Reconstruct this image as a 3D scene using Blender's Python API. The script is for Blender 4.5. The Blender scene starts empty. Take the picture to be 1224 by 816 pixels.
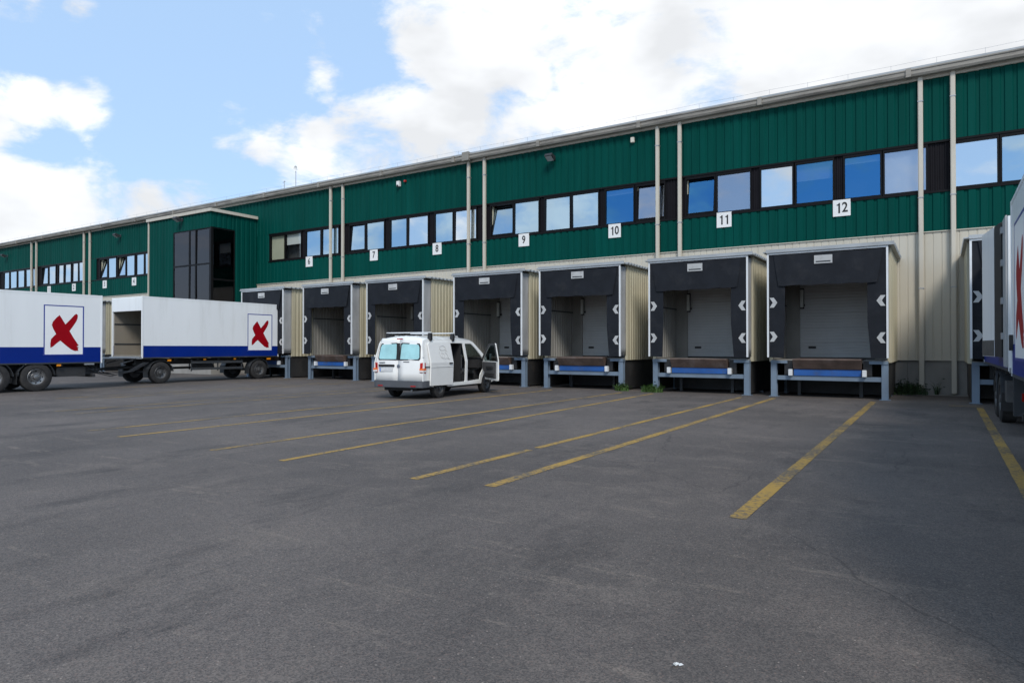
import bpy, bmesh, math, random
from mathutils import Vector, Matrix
random.seed(7)
R = math.radians
SC = bpy.context.scene
COL = SC.collection

# ---------------------------------------------------------------- camera
cam = bpy.data.cameras.new('camera'); cam_o = bpy.data.objects.new('camera', cam); COL.objects.link(cam_o)
cam_o.location = (0, 0, 1.6)
cam_o.rotation_euler = (R(90.503), 0, R(32.583))
cam.sensor_width = 36; cam.lens = 23.64; cam.clip_start = 0.05; cam.clip_end = 3000
SC.camera = cam_o

# ---------------------------------------------------------------- sky, sun, exposure
SUN_EL, SUN_AZ = R(43), R(143)           # azimuth measured clockwise from +Y (the wall's inward normal)
SUN_STRENGTH, SUN_ANGLE = 1.5, R(17)
SKY_STRENGTH = 0.1
EXPOSURE = 0.75
SC.view_settings.view_transform = 'Standard'; SC.view_settings.look = 'None'
SC.view_settings.exposure = EXPOSURE; SC.view_settings.gamma = 1
SC.view_settings.use_curve_mapping = False
try:
    SC.cycles.use_denoising = True; SC.cycles.max_bounces = 6
    SC.cycles.transparent_max_bounces = 12
    SC.cycles.sample_clamp_indirect = 6
except Exception: pass

def pix_dir(px, py):                      # a direction in the sky, world space
    f, yw, pt = 803.75, R(32.583), R(.503)
    a, b = (px-612)/f, -(py-408)/f
    fw = math.cos(pt)-b*math.sin(pt); up = math.sin(pt)+b*math.cos(pt)
    v = Vector((a*math.cos(yw)-fw*math.sin(yw), a*math.sin(yw)+fw*math.cos(yw), up))
    return v.normalized()

world = bpy.data.worlds.new('World'); SC.world = world; world.use_nodes = True
def build_world():
    nt = world.node_tree; N = nt.nodes; L = nt.links
    N.clear()
    out = N.new('ShaderNodeOutputWorld'); bg = N.new('ShaderNodeBackground')
    bg.inputs['Strength'].default_value = SKY_STRENGTH
    sky = N.new('ShaderNodeTexSky'); sky.sky_type = 'NISHITA'; sky.sun_disc = False
    sky.sun_elevation = SUN_EL; sky.sun_rotation = SUN_AZ
    sky.air_density = 1.0; sky.dust_density = 0.6; sky.ozone_density = 1.5
    tc = N.new('ShaderNodeTexCoord')
    nrm = N.new('ShaderNodeVectorMath'); nrm.operation = 'NORMALIZE'; L.new(tc.outputs['Generated'], nrm.inputs[0])
    mp = N.new('ShaderNodeMapping'); mp.inputs['Scale'].default_value = (1, 1, 2.0); L.new(nrm.outputs[0], mp.inputs['Vector'])
    n1 = N.new('ShaderNodeTexNoise'); n1.inputs['Scale'].default_value = 6.5; n1.inputs['Detail'].default_value = 9
    n1.inputs['Roughness'].default_value = .62; n1.inputs['Distortion'].default_value = .25; L.new(mp.outputs[0], n1.inputs['Vector'])
    def mth(op, a, b=None, clamp=False):
        m = N.new('ShaderNodeMath'); m.operation = op; m.use_clamp = clamp
        for i, v in enumerate((a, b)):
            if v is None: continue
            if isinstance(v, (int, float)): m.inputs[i].default_value = v
            else: L.new(v, m.inputs[i])
        return m.outputs[0]
    acc = n1.outputs['Fac']
    acc = mth('MULTIPLY', mth('SUBTRACT', acc, .5), 1.9); acc = mth('ADD', acc, .5)
    # the cloud banks the photograph shows, as directions
    for (px, py, r0, r1, w) in CLOUDS:
        d = N.new('ShaderNodeVectorMath'); d.operation = 'DOT_PRODUCT'; L.new(nrm.outputs[0], d.inputs[0])
        d.inputs[1].default_value = pix_dir(px, py)
        mr = N.new('ShaderNodeMapRange'); mr.interpolation_type = 'SMOOTHSTEP'
        mr.inputs['From Min'].default_value = math.cos(R(r1)); mr.inputs['From Max'].default_value = math.cos(R(r0))
        L.new(d.outputs['Value'], mr.inputs['Value'])
        acc = mth('ADD', acc, mth('MULTIPLY', mr.outputs[0], w))
    dens = N.new('ShaderNodeMapRange'); dens.interpolation_type = 'SMOOTHSTEP'
    dens.inputs['From Min'].default_value = .45; dens.inputs['From Max'].default_value = .84
    L.new(acc, dens.inputs['Value'])
    n2 = N.new('ShaderNodeTexNoise'); n2.inputs['Scale'].default_value = 6; n2.inputs['Detail'].default_value = 4; L.new(mp.outputs[0], n2.inputs['Vector'])
    cr = N.new('ShaderNodeMapRange'); cr.inputs['From Min'].default_value = .35; cr.inputs['From Max'].default_value = .65
    cr.inputs['To Min'].default_value = 5.1; cr.inputs['To Max'].default_value = 6.9; L.new(n2.outputs['Fac'], cr.inputs['Value'])
    cc = N.new('ShaderNodeCombineColor')
    L.new(mth('MULTIPLY', cr.outputs[0], .985), cc.inputs[0]); L.new(cr.outputs[0], cc.inputs[1]); L.new(mth('MULTIPLY', cr.outputs[0], 1.02), cc.inputs[2])
    # thin high veil that pales the blue
    veil = N.new('ShaderNodeMixRGB'); veil.inputs['Fac'].default_value = .75
    L.new(sky.outputs[0], veil.inputs[1]); veil.inputs[2].default_value = (3.1, 4.5, 6.5, 1)
    mix = N.new('ShaderNodeMixRGB'); L.new(mth('MULTIPLY', dens.outputs[0], .96), mix.inputs['Fac'])
    L.new(veil.outputs[0], mix.inputs[1]); L.new(cc.outputs[0], mix.inputs[2])
    L.new(mix.outputs[0], bg.inputs['Color']); L.new(bg.outputs[0], out.inputs['Surface'])
CLOUDS = [(800, 0, 6, 15, .30), (1010, 30, 6, 18, .32), (1220, 10, 6, 18, .30), (560, 0, 2, 8, .34), (450, 0, .5, 3, .22),
          (520, 110, 1.5, 5.5, .32), (600, 140, 1, 5, .32), (285, 160, .5, 3.6, .34), (350, 175, .5, 3.6, .30), (430, 170, 1, 5, .26), (530, 170, 1, 4, .26),
          (10, 125, 1, 3.2, .36), (60, 128, .5, 2.6, .30), (108, 120, .3, 2.2, .32), (40, 245, 2, 4, .40), (-90, 270, 3, 10, .44), (130, 250, 1.5, 4.5, .36), (220, 245, 1.5, 4.5, .26), (20, 8, .3, 2.2, .22), (105, 20, .3, 2, .3), (392, 76, .1, 2.2, .24), (380, 108, .1, 1.6, .22), (175, 5, .3, 1.5, .26), (640, 95, .2, 1.6, .3),
          (310, 30, 3, 15, -.22), (150, 80, 2, 9, -.24), (170, 165, 1, 4, -.24), (430, 60, 1, 4, -.14), (845, 75, .1, 4.5, -.34), (950, 8, .1, 4, -.36), (1090, 60, .1, 3, -.25), (50, 178, .5, 3, -.3), (40, 60, 1.5, 4.5, -.34)]
build_world()
try: world.cycles.sampling_method = 'MANUAL'; world.cycles.sample_map_resolution = 512
except Exception: pass

sun = bpy.data.lights.new('sun', 'SUN'); sun.energy = SUN_STRENGTH; sun.angle = SUN_ANGLE; sun.color = (1, .95, .88)
sun_o = bpy.data.objects.new('sun', sun); COL.objects.link(sun_o); sun_o.location = (-20, -40, 60)
sd = Vector((math.sin(SUN_AZ)*math.cos(SUN_EL), math.cos(SUN_AZ)*math.cos(SUN_EL), math.sin(SUN_EL)))   # towards the sun
sun_o.rotation_euler = (-sd).to_track_quat('-Z', 'Y').to_euler()

# ---------------------------------------------------------------- materials
M = {}
def mat(name, col, rough=.6, metal=0., var=.12, vscale=1.5, bump=0., bscale=40., coat=0., spec=.5, stretch=(1, 1, 1), dirt=0., dirtcol=(.10, .085, .065), dscale=.8, dthr=.52, emis=None):
    m = bpy.data.materials.new(name); m.use_nodes = True; nt = m.node_tree; N = nt.nodes; L = nt.links
    b = N['Principled BSDF']
    b.inputs['Roughness'].default_value = rough; b.inputs['Metallic'].default_value = metal
    b.inputs['Specular IOR Level'].default_value = spec; b.inputs['Coat Weight'].default_value = coat; b.inputs['Coat Roughness'].default_value = .08
    g = N.new('ShaderNodeNewGeometry')
    mp = N.new('ShaderNodeMapping'); mp.inputs['Scale'].default_value = stretch; L.new(g.outputs['Position'], mp.inputs['Vector'])
    nz = N.new('ShaderNodeTexNoise'); nz.inputs['Scale'].default_value = vscale; nz.inputs['Detail'].default_value = 6; L.new(mp.outputs[0], nz.inputs['Vector'])
    mr = N.new('ShaderNodeMapRange'); mr.inputs['From Min'].default_value = .3; mr.inputs['From Max'].default_value = .7
    mr.inputs['To Min'].default_value = 1-var; mr.inputs['To Max'].default_value = 1+var; L.new(nz.outputs['Fac'], mr.inputs['Value'])
    mx = N.new('ShaderNodeMixRGB'); mx.blend_type = 'MULTIPLY'; mx.inputs[0].default_value = 1; mx.inputs[1].default_value = (*col, 1); L.new(mr.outputs[0], mx.inputs[2])
    c = mx.outputs[0]
    if dirt > 0:
        n2 = N.new('ShaderNodeTexNoise'); n2.inputs['Scale'].default_value = dscale; n2.inputs['Detail'].default_value = 8; n2.inputs['Roughness'].default_value = .65
        L.new(mp.outputs[0], n2.inputs['Vector'])
        m2 = N.new('ShaderNodeMapRange'); m2.inputs['From Min'].default_value = dthr; m2.inputs['From Max'].default_value = dthr+.2; m2.inputs['To Max'].default_value = dirt
        L.new(n2.outputs['Fac'], m2.inputs['Value'])
        d = N.new('ShaderNodeMixRGB'); L.new(m2.outputs[0], d.inputs[0]); L.new(c, d.inputs[1]); d.inputs[2].default_value = (*dirtcol, 1); c = d.outputs[0]
    L.new(c, b.inputs['Base Color'])
    if bump > 0:
        n3 = N.new('ShaderNodeTexNoise'); n3.inputs['Scale'].default_value = bscale; n3.inputs['Detail'].default_value = 4; L.new(mp.outputs[0], n3.inputs['Vector'])
        bp = N.new('ShaderNodeBump'); bp.inputs['Strength'].default_value = bump; bp.inputs['Distance'].default_value = .02
        L.new(n3.outputs['Fac'], bp.inputs['Height']); L.new(bp.outputs[0], b.inputs['Normal'])
    M[name] = m; return m

mat('green', (.0, .054, .043), .55, spec=.06, var=.13, vscale=.9, stretch=(2, 2, .15), dirt=.4, dirtcol=(.004, .078, .064), dscale=1.2)
mat('cream', (.50, .465, .385), .5, var=.06, vscale=.6, dirt=.3, dirtcol=(.36, .32, .25), stretch=(1.5, 1.5, .35), dthr=.54)
mat('cream_trim', (.52, .48, .40), .5, var=.06, dirt=.25, dirtcol=(.35, .31, .25), stretch=(3, 3, .4))
mat('gutter', (.27, .25, .215), .55, var=.15, dirt=.7, dirtcol=(.08, .07, .06), dscale=1.1, dthr=.46, stretch=(.6, 4, 4))
mat('pod_side', (.46, .42, .30), .5, var=.06, dirt=.3, dirtcol=(.30, .26, .18), stretch=(1, 1, .4))
mat('inner_clad', (.25, .24, .215), .6, var=.15, dirt=.4, dirtcol=(.10, .09, .075), stretch=(1, 1, .4))
mat('concrete', (.26, .25, .23), .9, var=.2, vscale=1.2, bump=.3, bscale=12, dirt=.5, dirtcol=(.12, .11, .10), stretch=(1, 1, .5))
mat('black_band', (.008, .007, .009), .5, var=.15, spec=.12)
mat('frame_black', (.006, .0055, .006), .45, var=.1, spec=.15)
mat('roof_grey', (.38, .40, .41), .5, metal=.3, var=.1, dirt=.3)
mat('rubber', (.0115, .0135, .018), .65, spec=.18, var=.18, vscale=2.5, bump=.15, bscale=6, dirt=.35, dirtcol=(.038, .039, .042), dscale=2.2, dthr=.52)
mat('grey_fabric', (.34, .345, .35), .8, var=.1, bump=.5, bscale=5, stretch=(1, 1, .5), dirt=.4, dirtcol=(.15, .15, .15))
mat('white_frame', (.66, .68, .69), .45, var=.05, dirt=.3, dirtcol=(.4, .38, .34), dscale=2)
mat('chevron', (.44, .445, .44), .6, var=.1, dirt=.5, dirtcol=(.2, .19, .18), dscale=5)
mat('steel_blue', (.17, .225, .29), .5, metal=.2, var=.12, dirt=.35, dirtcol=(.13, .13, .13), dscale=2)
mat('lip_blue', (.012, .085, .31), .5, var=.2, dirt=.5, dirtcol=(.06, .07, .10), dscale=4)
mat('rust', (.105, .072, .058), .8, metal=.2, var=.3, vscale=3, dirt=.6, dirtcol=(.19, .16, .15), dscale=2.5, bump=.2, bscale=30)
mat('door_white', (.50, .505, .495), .55, var=.06, dirt=.3, dirtcol=(.26, .25, .22))
mat('black_plastic', (.016, .016, .017), .5, var=.1)
mat('tyre', (.022, .021, .021), .85, var=.2, vscale=8, dirt=.4, dirtcol=(.075, .07, .062), dscale=5)
mat('rim_grey', (.13, .13, .13), .45, metal=.6, var=.2, vscale=6, dirt=.5, dirtcol=(.07, .06, .05), dscale=8)
mat('rim_bright', (.24, .24, .24), .35, metal=.7, var=.2, vscale=6, dirt=.4, dirtcol=(.09, .08, .07), dscale=8)
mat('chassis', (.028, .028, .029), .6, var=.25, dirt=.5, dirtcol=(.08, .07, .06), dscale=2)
mat('guard_grey', (.045, .05, .056), .5, metal=.2, var=.15, dirt=.3)
mat('truck_white', (.80, .815, .81), .35, var=.03, vscale=.7, coat=.2, dirt=.28, dirtcol=(.50, .49, .45), stretch=(1.6, 1.6, .22), dscale=1.3, dthr=.52)
mat('truck_grey', (.36, .37, .37), .5, var=.08, dirt=.3, dirtcol=(.2, .19, .17))
mat('truck_blue', (.0, .018, .19), .4, var=.06, spec=.25, dirt=.15, dirtcol=(.05, .06, .12))
mat('logo_white', (.83, .84, .835), .35, var=.02)
mat('logo_blue', (.010, .030, .26), .35, var=.04)
mat('logo_red', (.30, .0, .006), .5, spec=.15, var=.06)
mat('ply', (.24, .215, .175), .7, var=.12, dirt=.5, dirtcol=(.15, .12, .09), stretch=(1, 1, .5))
mat('amber', (.75, .26, .015), .3, var=.05)
mat('red_lens', (.42, .008, .006), .2, var=.05, coat=.5)
mat('orange_lens', (.80, .16, .02), .2, var=.05, coat=.5)
mat('white_lens', (.70, .66, .64), .2, var=.05, coat=.5)
mat('van_white', (.82, .82, .79), .28, var=.025, coat=.6, dirt=.12, dirtcol=(.42, .38, .32), dscale=2, dthr=.56)
mat('bumper_grey', (.075, .08, .09), .6, var=.1)
mat('interior_dark', (.018, .018, .019), .8, var=.2)
mat('interior_grey', (.07, .07, .072), .7, var=.2)
mat('cyan_film', (.33, .60, .62), .12, var=.12, vscale=3, coat=.5)
mat('plate', (.62, .63, .63), .4, var=.08, vscale=20)
mat('plate_blue', (.08, .20, .55), .4, var=.05)
mat('emblem', (.20, .22, .26), .3, metal=.7)
mat('pencil', (.42, .42, .40), .5, var=.2)
mat('sign_white', (.74, .74, .72), .5, var=.03, dirt=.12, dirtcol=(.45, .43, .38), dscale=3)
mat('sign_ink', (.014, .014, .014), .5, var=.05)
mat('lamp_body', (.03, .03, .032), .5, var=.1)
mat('lamp_glass', (.35, .36, .36), .15, var=.05, coat=.5)
mat('cream_box', (.60, .57, .48), .5)
mat('red_box', (.35, .02, .015), .4)
mat('galv', (.38, .39, .40), .45, metal=.6, var=.15)
mat('weed', (.055, .115, .022), .7, var=.4, vscale=6)
mat('weed_dark', (.028, .060, .018), .7, var=.4, vscale=6)
mat('paper', (.62, .62, .60), .8, var=.1)
mat('blind_white', (.62, .62, .60), .8, var=.04)
mat('blind_cream', (.50, .48, .36), .8, var=.06)
mat('tube_white', (.55, .56, .52), .4)

def glass(name, tint, refl, rough=.02, dark=(.02, .03, .04)):
    m = bpy.data.materials.new(name); m.use_nodes = True; nt = m.node_tree; N = nt.nodes; L = nt.links
    N.remove(N['Principled BSDF']); out = N['Material Output']
    gl = N.new('ShaderNodeBsdfGlossy'); gl.inputs['Color'].default_value = (*tint, 1); gl.inputs['Roughness'].default_value = rough
    tr = N.new('ShaderNodeBsdfTransparent'); tr.inputs['Color'].default_value = (*dark, 1)
    fc = N.new('ShaderNodeLayerWeight'); fc.inputs['Blend'].default_value = .5
    lw = N.new('ShaderNodeMath'); lw.operation = 'POWER'; lw.inputs[1].default_value = 4; L.new(fc.outputs['Facing'], lw.inputs[0])
    a = N.new('ShaderNodeMath'); a.operation = 'MULTIPLY_ADD'; a.inputs[1].default_value = 1-refl; a.inputs[2].default_value = refl; a.use_clamp = True
    L.new(lw.outputs[0], a.inputs[0])
    mx = N.new('ShaderNodeMixShader'); L.new(a.outputs[0], mx.inputs[0]); L.new(tr.outputs[0], mx.inputs[1]); L.new(gl.outputs[0], mx.inputs[2])
    # slight waviness of the float glass
    g = N.new('ShaderNodeNewGeometry'); nz = N.new('ShaderNodeTexNoise'); nz.inputs['Scale'].default_value = .9; L.new(g.outputs['Position'], nz.inputs['Vector'])
    bp = N.new('ShaderNodeBump'); bp.inputs['Strength'].default_value = .05; bp.inputs['Distance'].default_value = .03; L.new(nz.outputs['Fac'], bp.inputs['Height']); L.new(bp.outputs[0], gl.inputs['Normal'])
    L.new(mx.outputs[0], out.inputs['Surface']); M[name] = m
glass('pane_blue', (.58, .80, .98), .62, dark=(.45, .5, .55))
glass('pane_deep', (.10, .38, .80), .46, dark=(.45, .5, .55))
glass('pane_clear', (.84, .92, .98), .74, dark=(.6, .62, .65))
glass('pane_veiled', (.62, .70, .84), .50, dark=(.75, .78, .8))
glass('pane_plain', (.8, .85, .85), .10, dark=(.85, .88, .86))
glass('pane_bronze', (.24, .21, .205), .42, dark=(.25, .24, .24))
glass('pane_smoke', (.30, .30, .32), .10, dark=(.30, .30, .30))
glass('car_glass', (.8, .9, .92), .06, dark=(.5, .56, .55))

def asphalt():
    m = bpy.data.materials.new('asphalt'); m.use_nodes = True; nt = m.node_tree; N = nt.nodes; L = nt.links
    b = N['Principled BSDF']; b.inputs['Roughness'].default_value = .82; b.inputs['Specular IOR Level'].default_value = .35
    g = N.new('ShaderNodeNewGeometry'); P = g.outputs['Position']
    def noise(scale, detail=6, rough=.6, st=None):
        n = N.new('ShaderNodeTexNoise'); n.inputs['Scale'].default_value = scale; n.inputs['Detail'].default_value = detail; n.inputs['Roughness'].default_value = rough
        if st:
            mp = N.new('ShaderNodeMapping'); mp.inputs['Scale'].default_value = st; L.new(P, mp.inputs['Vector']); L.new(mp.outputs[0], n.inputs['Vector'])
        else: L.new(P, n.inputs['Vector'])
        return n.outputs['Fac']
    def rng(v, a, b_, c, d):
        r = N.new('ShaderNodeMapRange'); r.inputs['From Min'].default_value = a; r.inputs['From Max'].default_value = b_; r.inputs['To Min'].default_value = c; r.inputs['To Max'].default_value = d
        L.new(v, r.inputs['Value']); return r.outputs[0]
    def mixc(fac, c1, c2, mode='MIX'):
        x = N.new('ShaderNodeMixRGB'); x.blend_type = mode
        for i, v in ((0, fac), (1, c1), (2, c2)):
            if isinstance(v, tuple): x.inputs[i].default_value = v
            elif isinstance(v, (int, float)): x.inputs[i].default_value = v
            else: L.new(v, x.inputs[i])
        return x.outputs[0]
    base = mixc(rng(noise(.20, 5, .6), .38, .62, 0, 1), (.064, .062, .061, 1), (.096, .092, .0895, 1))
    base = mixc(rng(noise(.9, 9, .72), .50, .66, 0, .7), base, (.118, .111, .104, 1))               # dusty paler patches
    base = mixc(rng(noise(.6, 9, .74, (1.5, .6, 1)), .53, .66, 0, .75), base, (.042, .0415, .042, 1))      # oil and damp
    base = mixc(rng(noise(1.5, 9, .78, (.35, 2.0, 1)), .57, .66, 0, .6), base, (.155, .143, .128, 1))       # scuffs along the wall
    base = mixc(rng(noise(2.6, 9, .8, (2.2, .28, 1)), .58, .67, 0, .55), base, (.040, .0395, .040, 1))      # tyre rub, running to the docks
    base = mixc(rng(noise(3.3, 8, .8, (.8, 1.2, 1)), .63, .68, 0, .6), base, (.19, .18, .16, 1))            # dried spills
    base = mixc(rng(noise(14, 5, .7), .3, .7, 0, 1), base, mixc(1, base, (1.25, 1.24, 1.22, 1), 'MULTIPLY'))
    # aggregate: single stones
    v = N.new('ShaderNodeTexVoronoi'); v.inputs['Scale'].default_value = 115; L.new(P, v.inputs['Vector'])
    sep = N.new('ShaderNodeSeparateColor'); L.new(v.outputs['Color'], sep.inputs[0])
    stone = mixc(sep.outputs[0], mixc(1, base, (.62, .62, .63, 1), 'MULTIPLY'), mixc(1, base, (1.5, 1.42, 1.38, 1), 'MULTIPLY'))
    pink = rng(sep.outputs[1], .93, .99, 0, .75)
    stone = mixc(pink, stone, (.17, .13, .115, 1))
    base = mixc(.95, base, stone)
    # sparse bright chips
    v2 = N.new('ShaderNodeTexVoronoi'); v2.inputs['Scale'].default_value = 22; L.new(P, v2.inputs['Vector'])
    s2 = N.new('ShaderNodeSeparateColor'); L.new(v2.outputs['Color'], s2.inputs[0])
    near = rng(v2.outputs['Distance'], .08, .14, 1, 0)
    few = rng(s2.outputs[2], .955, .96, 0, .8)
    mm = N.new('ShaderNodeMath'); mm.operation = 'MULTIPLY'; L.new(near, mm.inputs[0]); L.new(few, mm.inputs[1])
    base = mixc(mm.outputs[0], base, (.30, .27, .245, 1))
    # hairline cracks
    dst = N.new('ShaderNodeMixRGB'); dst.blend_type = 'ADD'; dst.inputs[0].default_value = .55
    nd = N.new('ShaderNodeTexNoise'); nd.inputs['Scale'].default_value = 1.3; nd.inputs['Detail'].default_value = 6; L.new(P, nd.inputs['Vector']); L.new(P, dst.inputs[1]); L.new(nd.outputs['Color'], dst.inputs[2])
    vc = N.new('ShaderNodeTexVoronoi'); vc.feature = 'DISTANCE_TO_EDGE'; vc.inputs['Scale'].default_value = .17; L.new(dst.outputs[0], vc.inputs['Vector'])
    ck = N.new('ShaderNodeMath'); ck.operation = 'MULTIPLY'; L.new(rng(vc.outputs['Distance'], .0010, .0028, .42, 0), ck.inputs[0]); L.new(rng(noise(.33, 3), .46, .56, 0, 1), ck.inputs[1])
    base = mixc(ck.outputs[0], base, (.022, .021, .021, 1))
    # paving seams parallel to the building
    sx = N.new('ShaderNodeSeparateXYZ'); L.new(P, sx.inputs[0])
    for y0, w, k in ((13.25, .05, .6), (16.9, .035, .4), (20.6, .05, .5)):
        wob = rng(noise(.8, 4), 0, 1, -.35, .35)
        a = N.new('ShaderNodeMath'); a.operation = 'ADD'; L.new(sx.outputs[1], a.inputs[0]); L.new(wob, a.inputs[1])
        s = N.new('ShaderNodeMath'); s.operation = 'SUBTRACT'; L.new(a.outputs[0], s.inputs[0]); s.inputs[1].default_value = y0
        ab = N.new('ShaderNodeMath'); ab.operation = 'ABSOLUTE'; L.new(s.outputs[0], ab.inputs[0])
        ln = rng(ab.outputs[0], w*.5, w*1.6, k, 0)
        br = rng(noise(.5, 6, .7), .45, .6, 0, 1)
        q = N.new('ShaderNodeMath'); q.operation = 'MULTIPLY'; L.new(ln, q.inputs[0]); L.new(br, q.inputs[1])
        base = mixc(q.outputs[0], base, (.14, .13, .115, 1))
    base = mixc(1, base, (1.0, .935, .88, 1), 'MULTIPLY')
    L.new(base, b.inputs['Base Color'])
    h1 = noise(110, 3); bp = N.new('ShaderNodeBump'); bp.inputs['Strength'].default_value = .28; bp.inputs['Distance'].default_value = .005
    L.new(v.outputs['Distance'], bp.inputs['Height']); L.new(bp.outputs[0], b.inputs['Normal'])
    M['asphalt'] = m
asphalt()

def yellow_paint(name, wear):
    m = bpy.data.materials.new(name); m.use_nodes = True; nt = m.node_tree; N = nt.nodes; L = nt.links
    b = N['Principled BSDF']; b.inputs['Roughness'].default_value = .75
    g = N.new('ShaderNodeNewGeometry')
    n = N.new('ShaderNodeTexNoise'); n.inputs['Scale'].default_value = 16; n.inputs['Detail'].default_value = 8; n.inputs['Roughness'].default_value = .75; L.new(g.outputs['Position'], n.inputs['Vector'])
    n0 = N.new('ShaderNodeTexNoise'); n0.inputs['Scale'].default_value = .9; n0.inputs['Detail'].default_value = 4; L.new(g.outputs['Position'], n0.inputs['Vector'])
    ad = N.new('ShaderNodeMath'); ad.operation = 'MULTIPLY_ADD'; L.new(n0.outputs['Fac'], ad.inputs[0]); ad.inputs[1].default_value = .55; L.new(n.outputs['Fac'], ad.inputs[2])
    r = N.new('ShaderNodeMapRange'); r.inputs['From Min'].default_value = .80-wear; r.inputs['From Max'].default_value = .98-wear; L.new(ad.outputs[0], r.inputs['Value'])
    v = N.new('ShaderNodeTexVoronoi'); v.inputs['Scale'].default_value = 95; L.new(g.outputs['Position'], v.inputs['Vector'])
    mx = N.new('ShaderNodeMixRGB'); L.new(r.outputs[0], mx.inputs[0]); mx.inputs[1].default_value = (.36, .22, .04, 1); mx.inputs[2].default_value = (.078, .071, .062, 1)
    L.new(mx.outputs[0], b.inputs['Base Color'])
    bp = N.new('ShaderNodeBump'); bp.inputs['Strength'].default_value = .35; bp.inputs['Distance'].default_value = .005
    L.new(v.outputs['Distance'], bp.inputs['Height']); L.new(bp.outputs[0], b.inputs['Normal'])
    M[name] = m
yellow_paint('yellow', .09); yellow_paint('yellow_worn', .06); yellow_paint('yellow_faint', .14)

# ---------------------------------------------------------------- mesh helpers
class MB:
    def __init__(s): s.v = []; s.f = []; s.mi = []
    def face(s, pts, mi=0):
        n = len(s.v); s.v += [tuple(p) for p in pts]; s.f.append(list(range(n, n+len(pts)))); s.mi.append(mi)
    def box(s, x0, x1, y0, y1, z0, z1, mi=0):
        n = len(s.v)
        s.v += [(x0, y0, z0), (x1, y0, z0), (x1, y1, z0), (x0, y1, z0), (x0, y0, z1), (x1, y0, z1), (x1, y1, z1), (x0, y1, z1)]
        for f in ((0, 3, 2, 1), (4, 5, 6, 7), (0, 1, 5, 4), (1, 2, 6, 5), (2, 3, 7, 6), (3, 0, 4, 7)):
            s.f.append([n+i for i in f]); s.mi.append(mi)
        return s
    def prism(s, poly, fn0, fn1, mi=0):           # polygon (2D) mapped by two functions into 3D, joined
        n = len(s.v); k = len(poly)
        s.v += [tuple(fn0(*p)) for p in poly]+[tuple(fn1(*p)) for p in poly]
        s.f.append([n+i for i in reversed(range(k))]); s.mi.append(mi); s.f.append([n+k+i for i in range(k)]); s.mi.append(mi)
        for i in range(k):
            j = (i+1) % k; s.f.append([n+i, n+j, n+k+j, n+k+i]); s.mi.append(mi)
        return s
    def tube(s, pts, r, seg=8, mi=0, cap=True):
        pts = [Vector(p) for p in pts]; rings = []
        for i, p in enumerate(pts):
            t = (pts[min(i+1, len(pts)-1)]-pts[max(i-1, 0)]).normalized()
            a = Vector((0, 0, 1)) if abs(t.z) < .9 else Vector((1, 0, 0))
            u = t.cross(a).normalized(); w = t.cross(u)
            n = len(s.v); s.v += [tuple(p+(u*math.cos(2*math.pi*k/seg)+w*math.sin(2*math.pi*k/seg))*r) for k in range(seg)]; rings.append(n)
        for a, b in zip(rings, rings[1:]):
            for k in range(seg):
                s.f.append([a+k, a+(k+1) % seg, b+(k+1) % seg, b+k]); s.mi.append(mi)
        if cap:
            s.f.append([rings[0]+k for k in reversed(range(seg))]); s.mi.append(mi)
            s.f.append([rings[-1]+k for k in range(seg)]); s.mi.append(mi)
        return s
    def lathe(s, prof, seg=28, mi=0, axis='x', c=(0, 0, 0)):    # prof: (axial, radius)
        rings = []
        for a, r in prof:
            n = len(s.v)
            for k in range(seg):
                t = 2*math.pi*k/seg
                s.v.append((c[0]+a, c[1]+r*math.cos(t), c[2]+r*math.sin(t)) if axis == 'x' else (c[0]+r*math.cos(t), c[1]+a, c[2]+r*math.sin(t)) if axis == 'y' else (c[0]+r*math.cos(t), c[1]+r*math.sin(t), c[2]+a))
            rings.append(n)
        for a, b in zip(rings, rings[1:]):
            for k in range(seg):
                s.f.append([a+k, a+(k+1) % seg, b+(k+1) % seg, b+k]); s.mi.append(mi)
        return s
    def mesh(s, name, mats, smooth=False, recalc=True, bevel=0):
        me = bpy.data.meshes.new(name); me.from_pydata(s.v, [], s.f)
        for m in (mats if isinstance(mats, (list, tuple)) else [mats]): me.materials.append(M[m])
        me.polygons.foreach_set('material_index', s.mi)
        bm = bmesh.new(); bm.from_mesh(me)
        if smooth: bmesh.ops.remove_doubles(bm, verts=bm.verts, dist=.0002)
        if recalc: bmesh.ops.recalc_face_normals(bm, faces=bm.faces)
        if bevel > 0:
            bmesh.ops.bevel(bm, geom=list(bm.edges), offset=bevel, segments=2, affect='EDGES', clamp_overlap=True)
        bm.to_mesh(me); bm.free()
        if smooth:
            me.polygons.foreach_set('use_smooth', [True]*len(me.polygons))
            try: me.set_sharp_from_angle(angle=R(38))
            except Exception: pass
        me.update(); return me
def link(name, me, parent=None, loc=None, rot=None):
    o = bpy.data.objects.new(name, me); COL.objects.link(o)
    if parent is not None: o.parent = parent
    if loc is not None: o.location = loc
    if rot is not None: o.rotation_euler = rot
    return o
def part(name, mb, mats, parent=None, smooth=False, loc=None, rot=None, bevel=0):
    return link(name, mb.mesh(name, mats, smooth, bevel=bevel), parent, loc, rot)
def tag(o, label=None, cat=None, group=None, kind=None):
    for k, v in (('label', label), ('category', cat), ('group', group), ('kind', kind)):
        if v: o[k] = v
    return o
def empty(name, loc=(0, 0, 0), rz=0):
    o = bpy.data.objects.new(name, None); COL.objects.link(o); o.location = loc; o.rotation_euler = (0, 0, rz); o.empty_display_size = .2; return o
def copy_tree(o, parent=None):
    c = o.copy(); COL.objects.link(c); c.parent = parent
    for ch in o.children: copy_tree(ch, c)
    return c
def BX(*a): return MB().box(*a)

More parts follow.
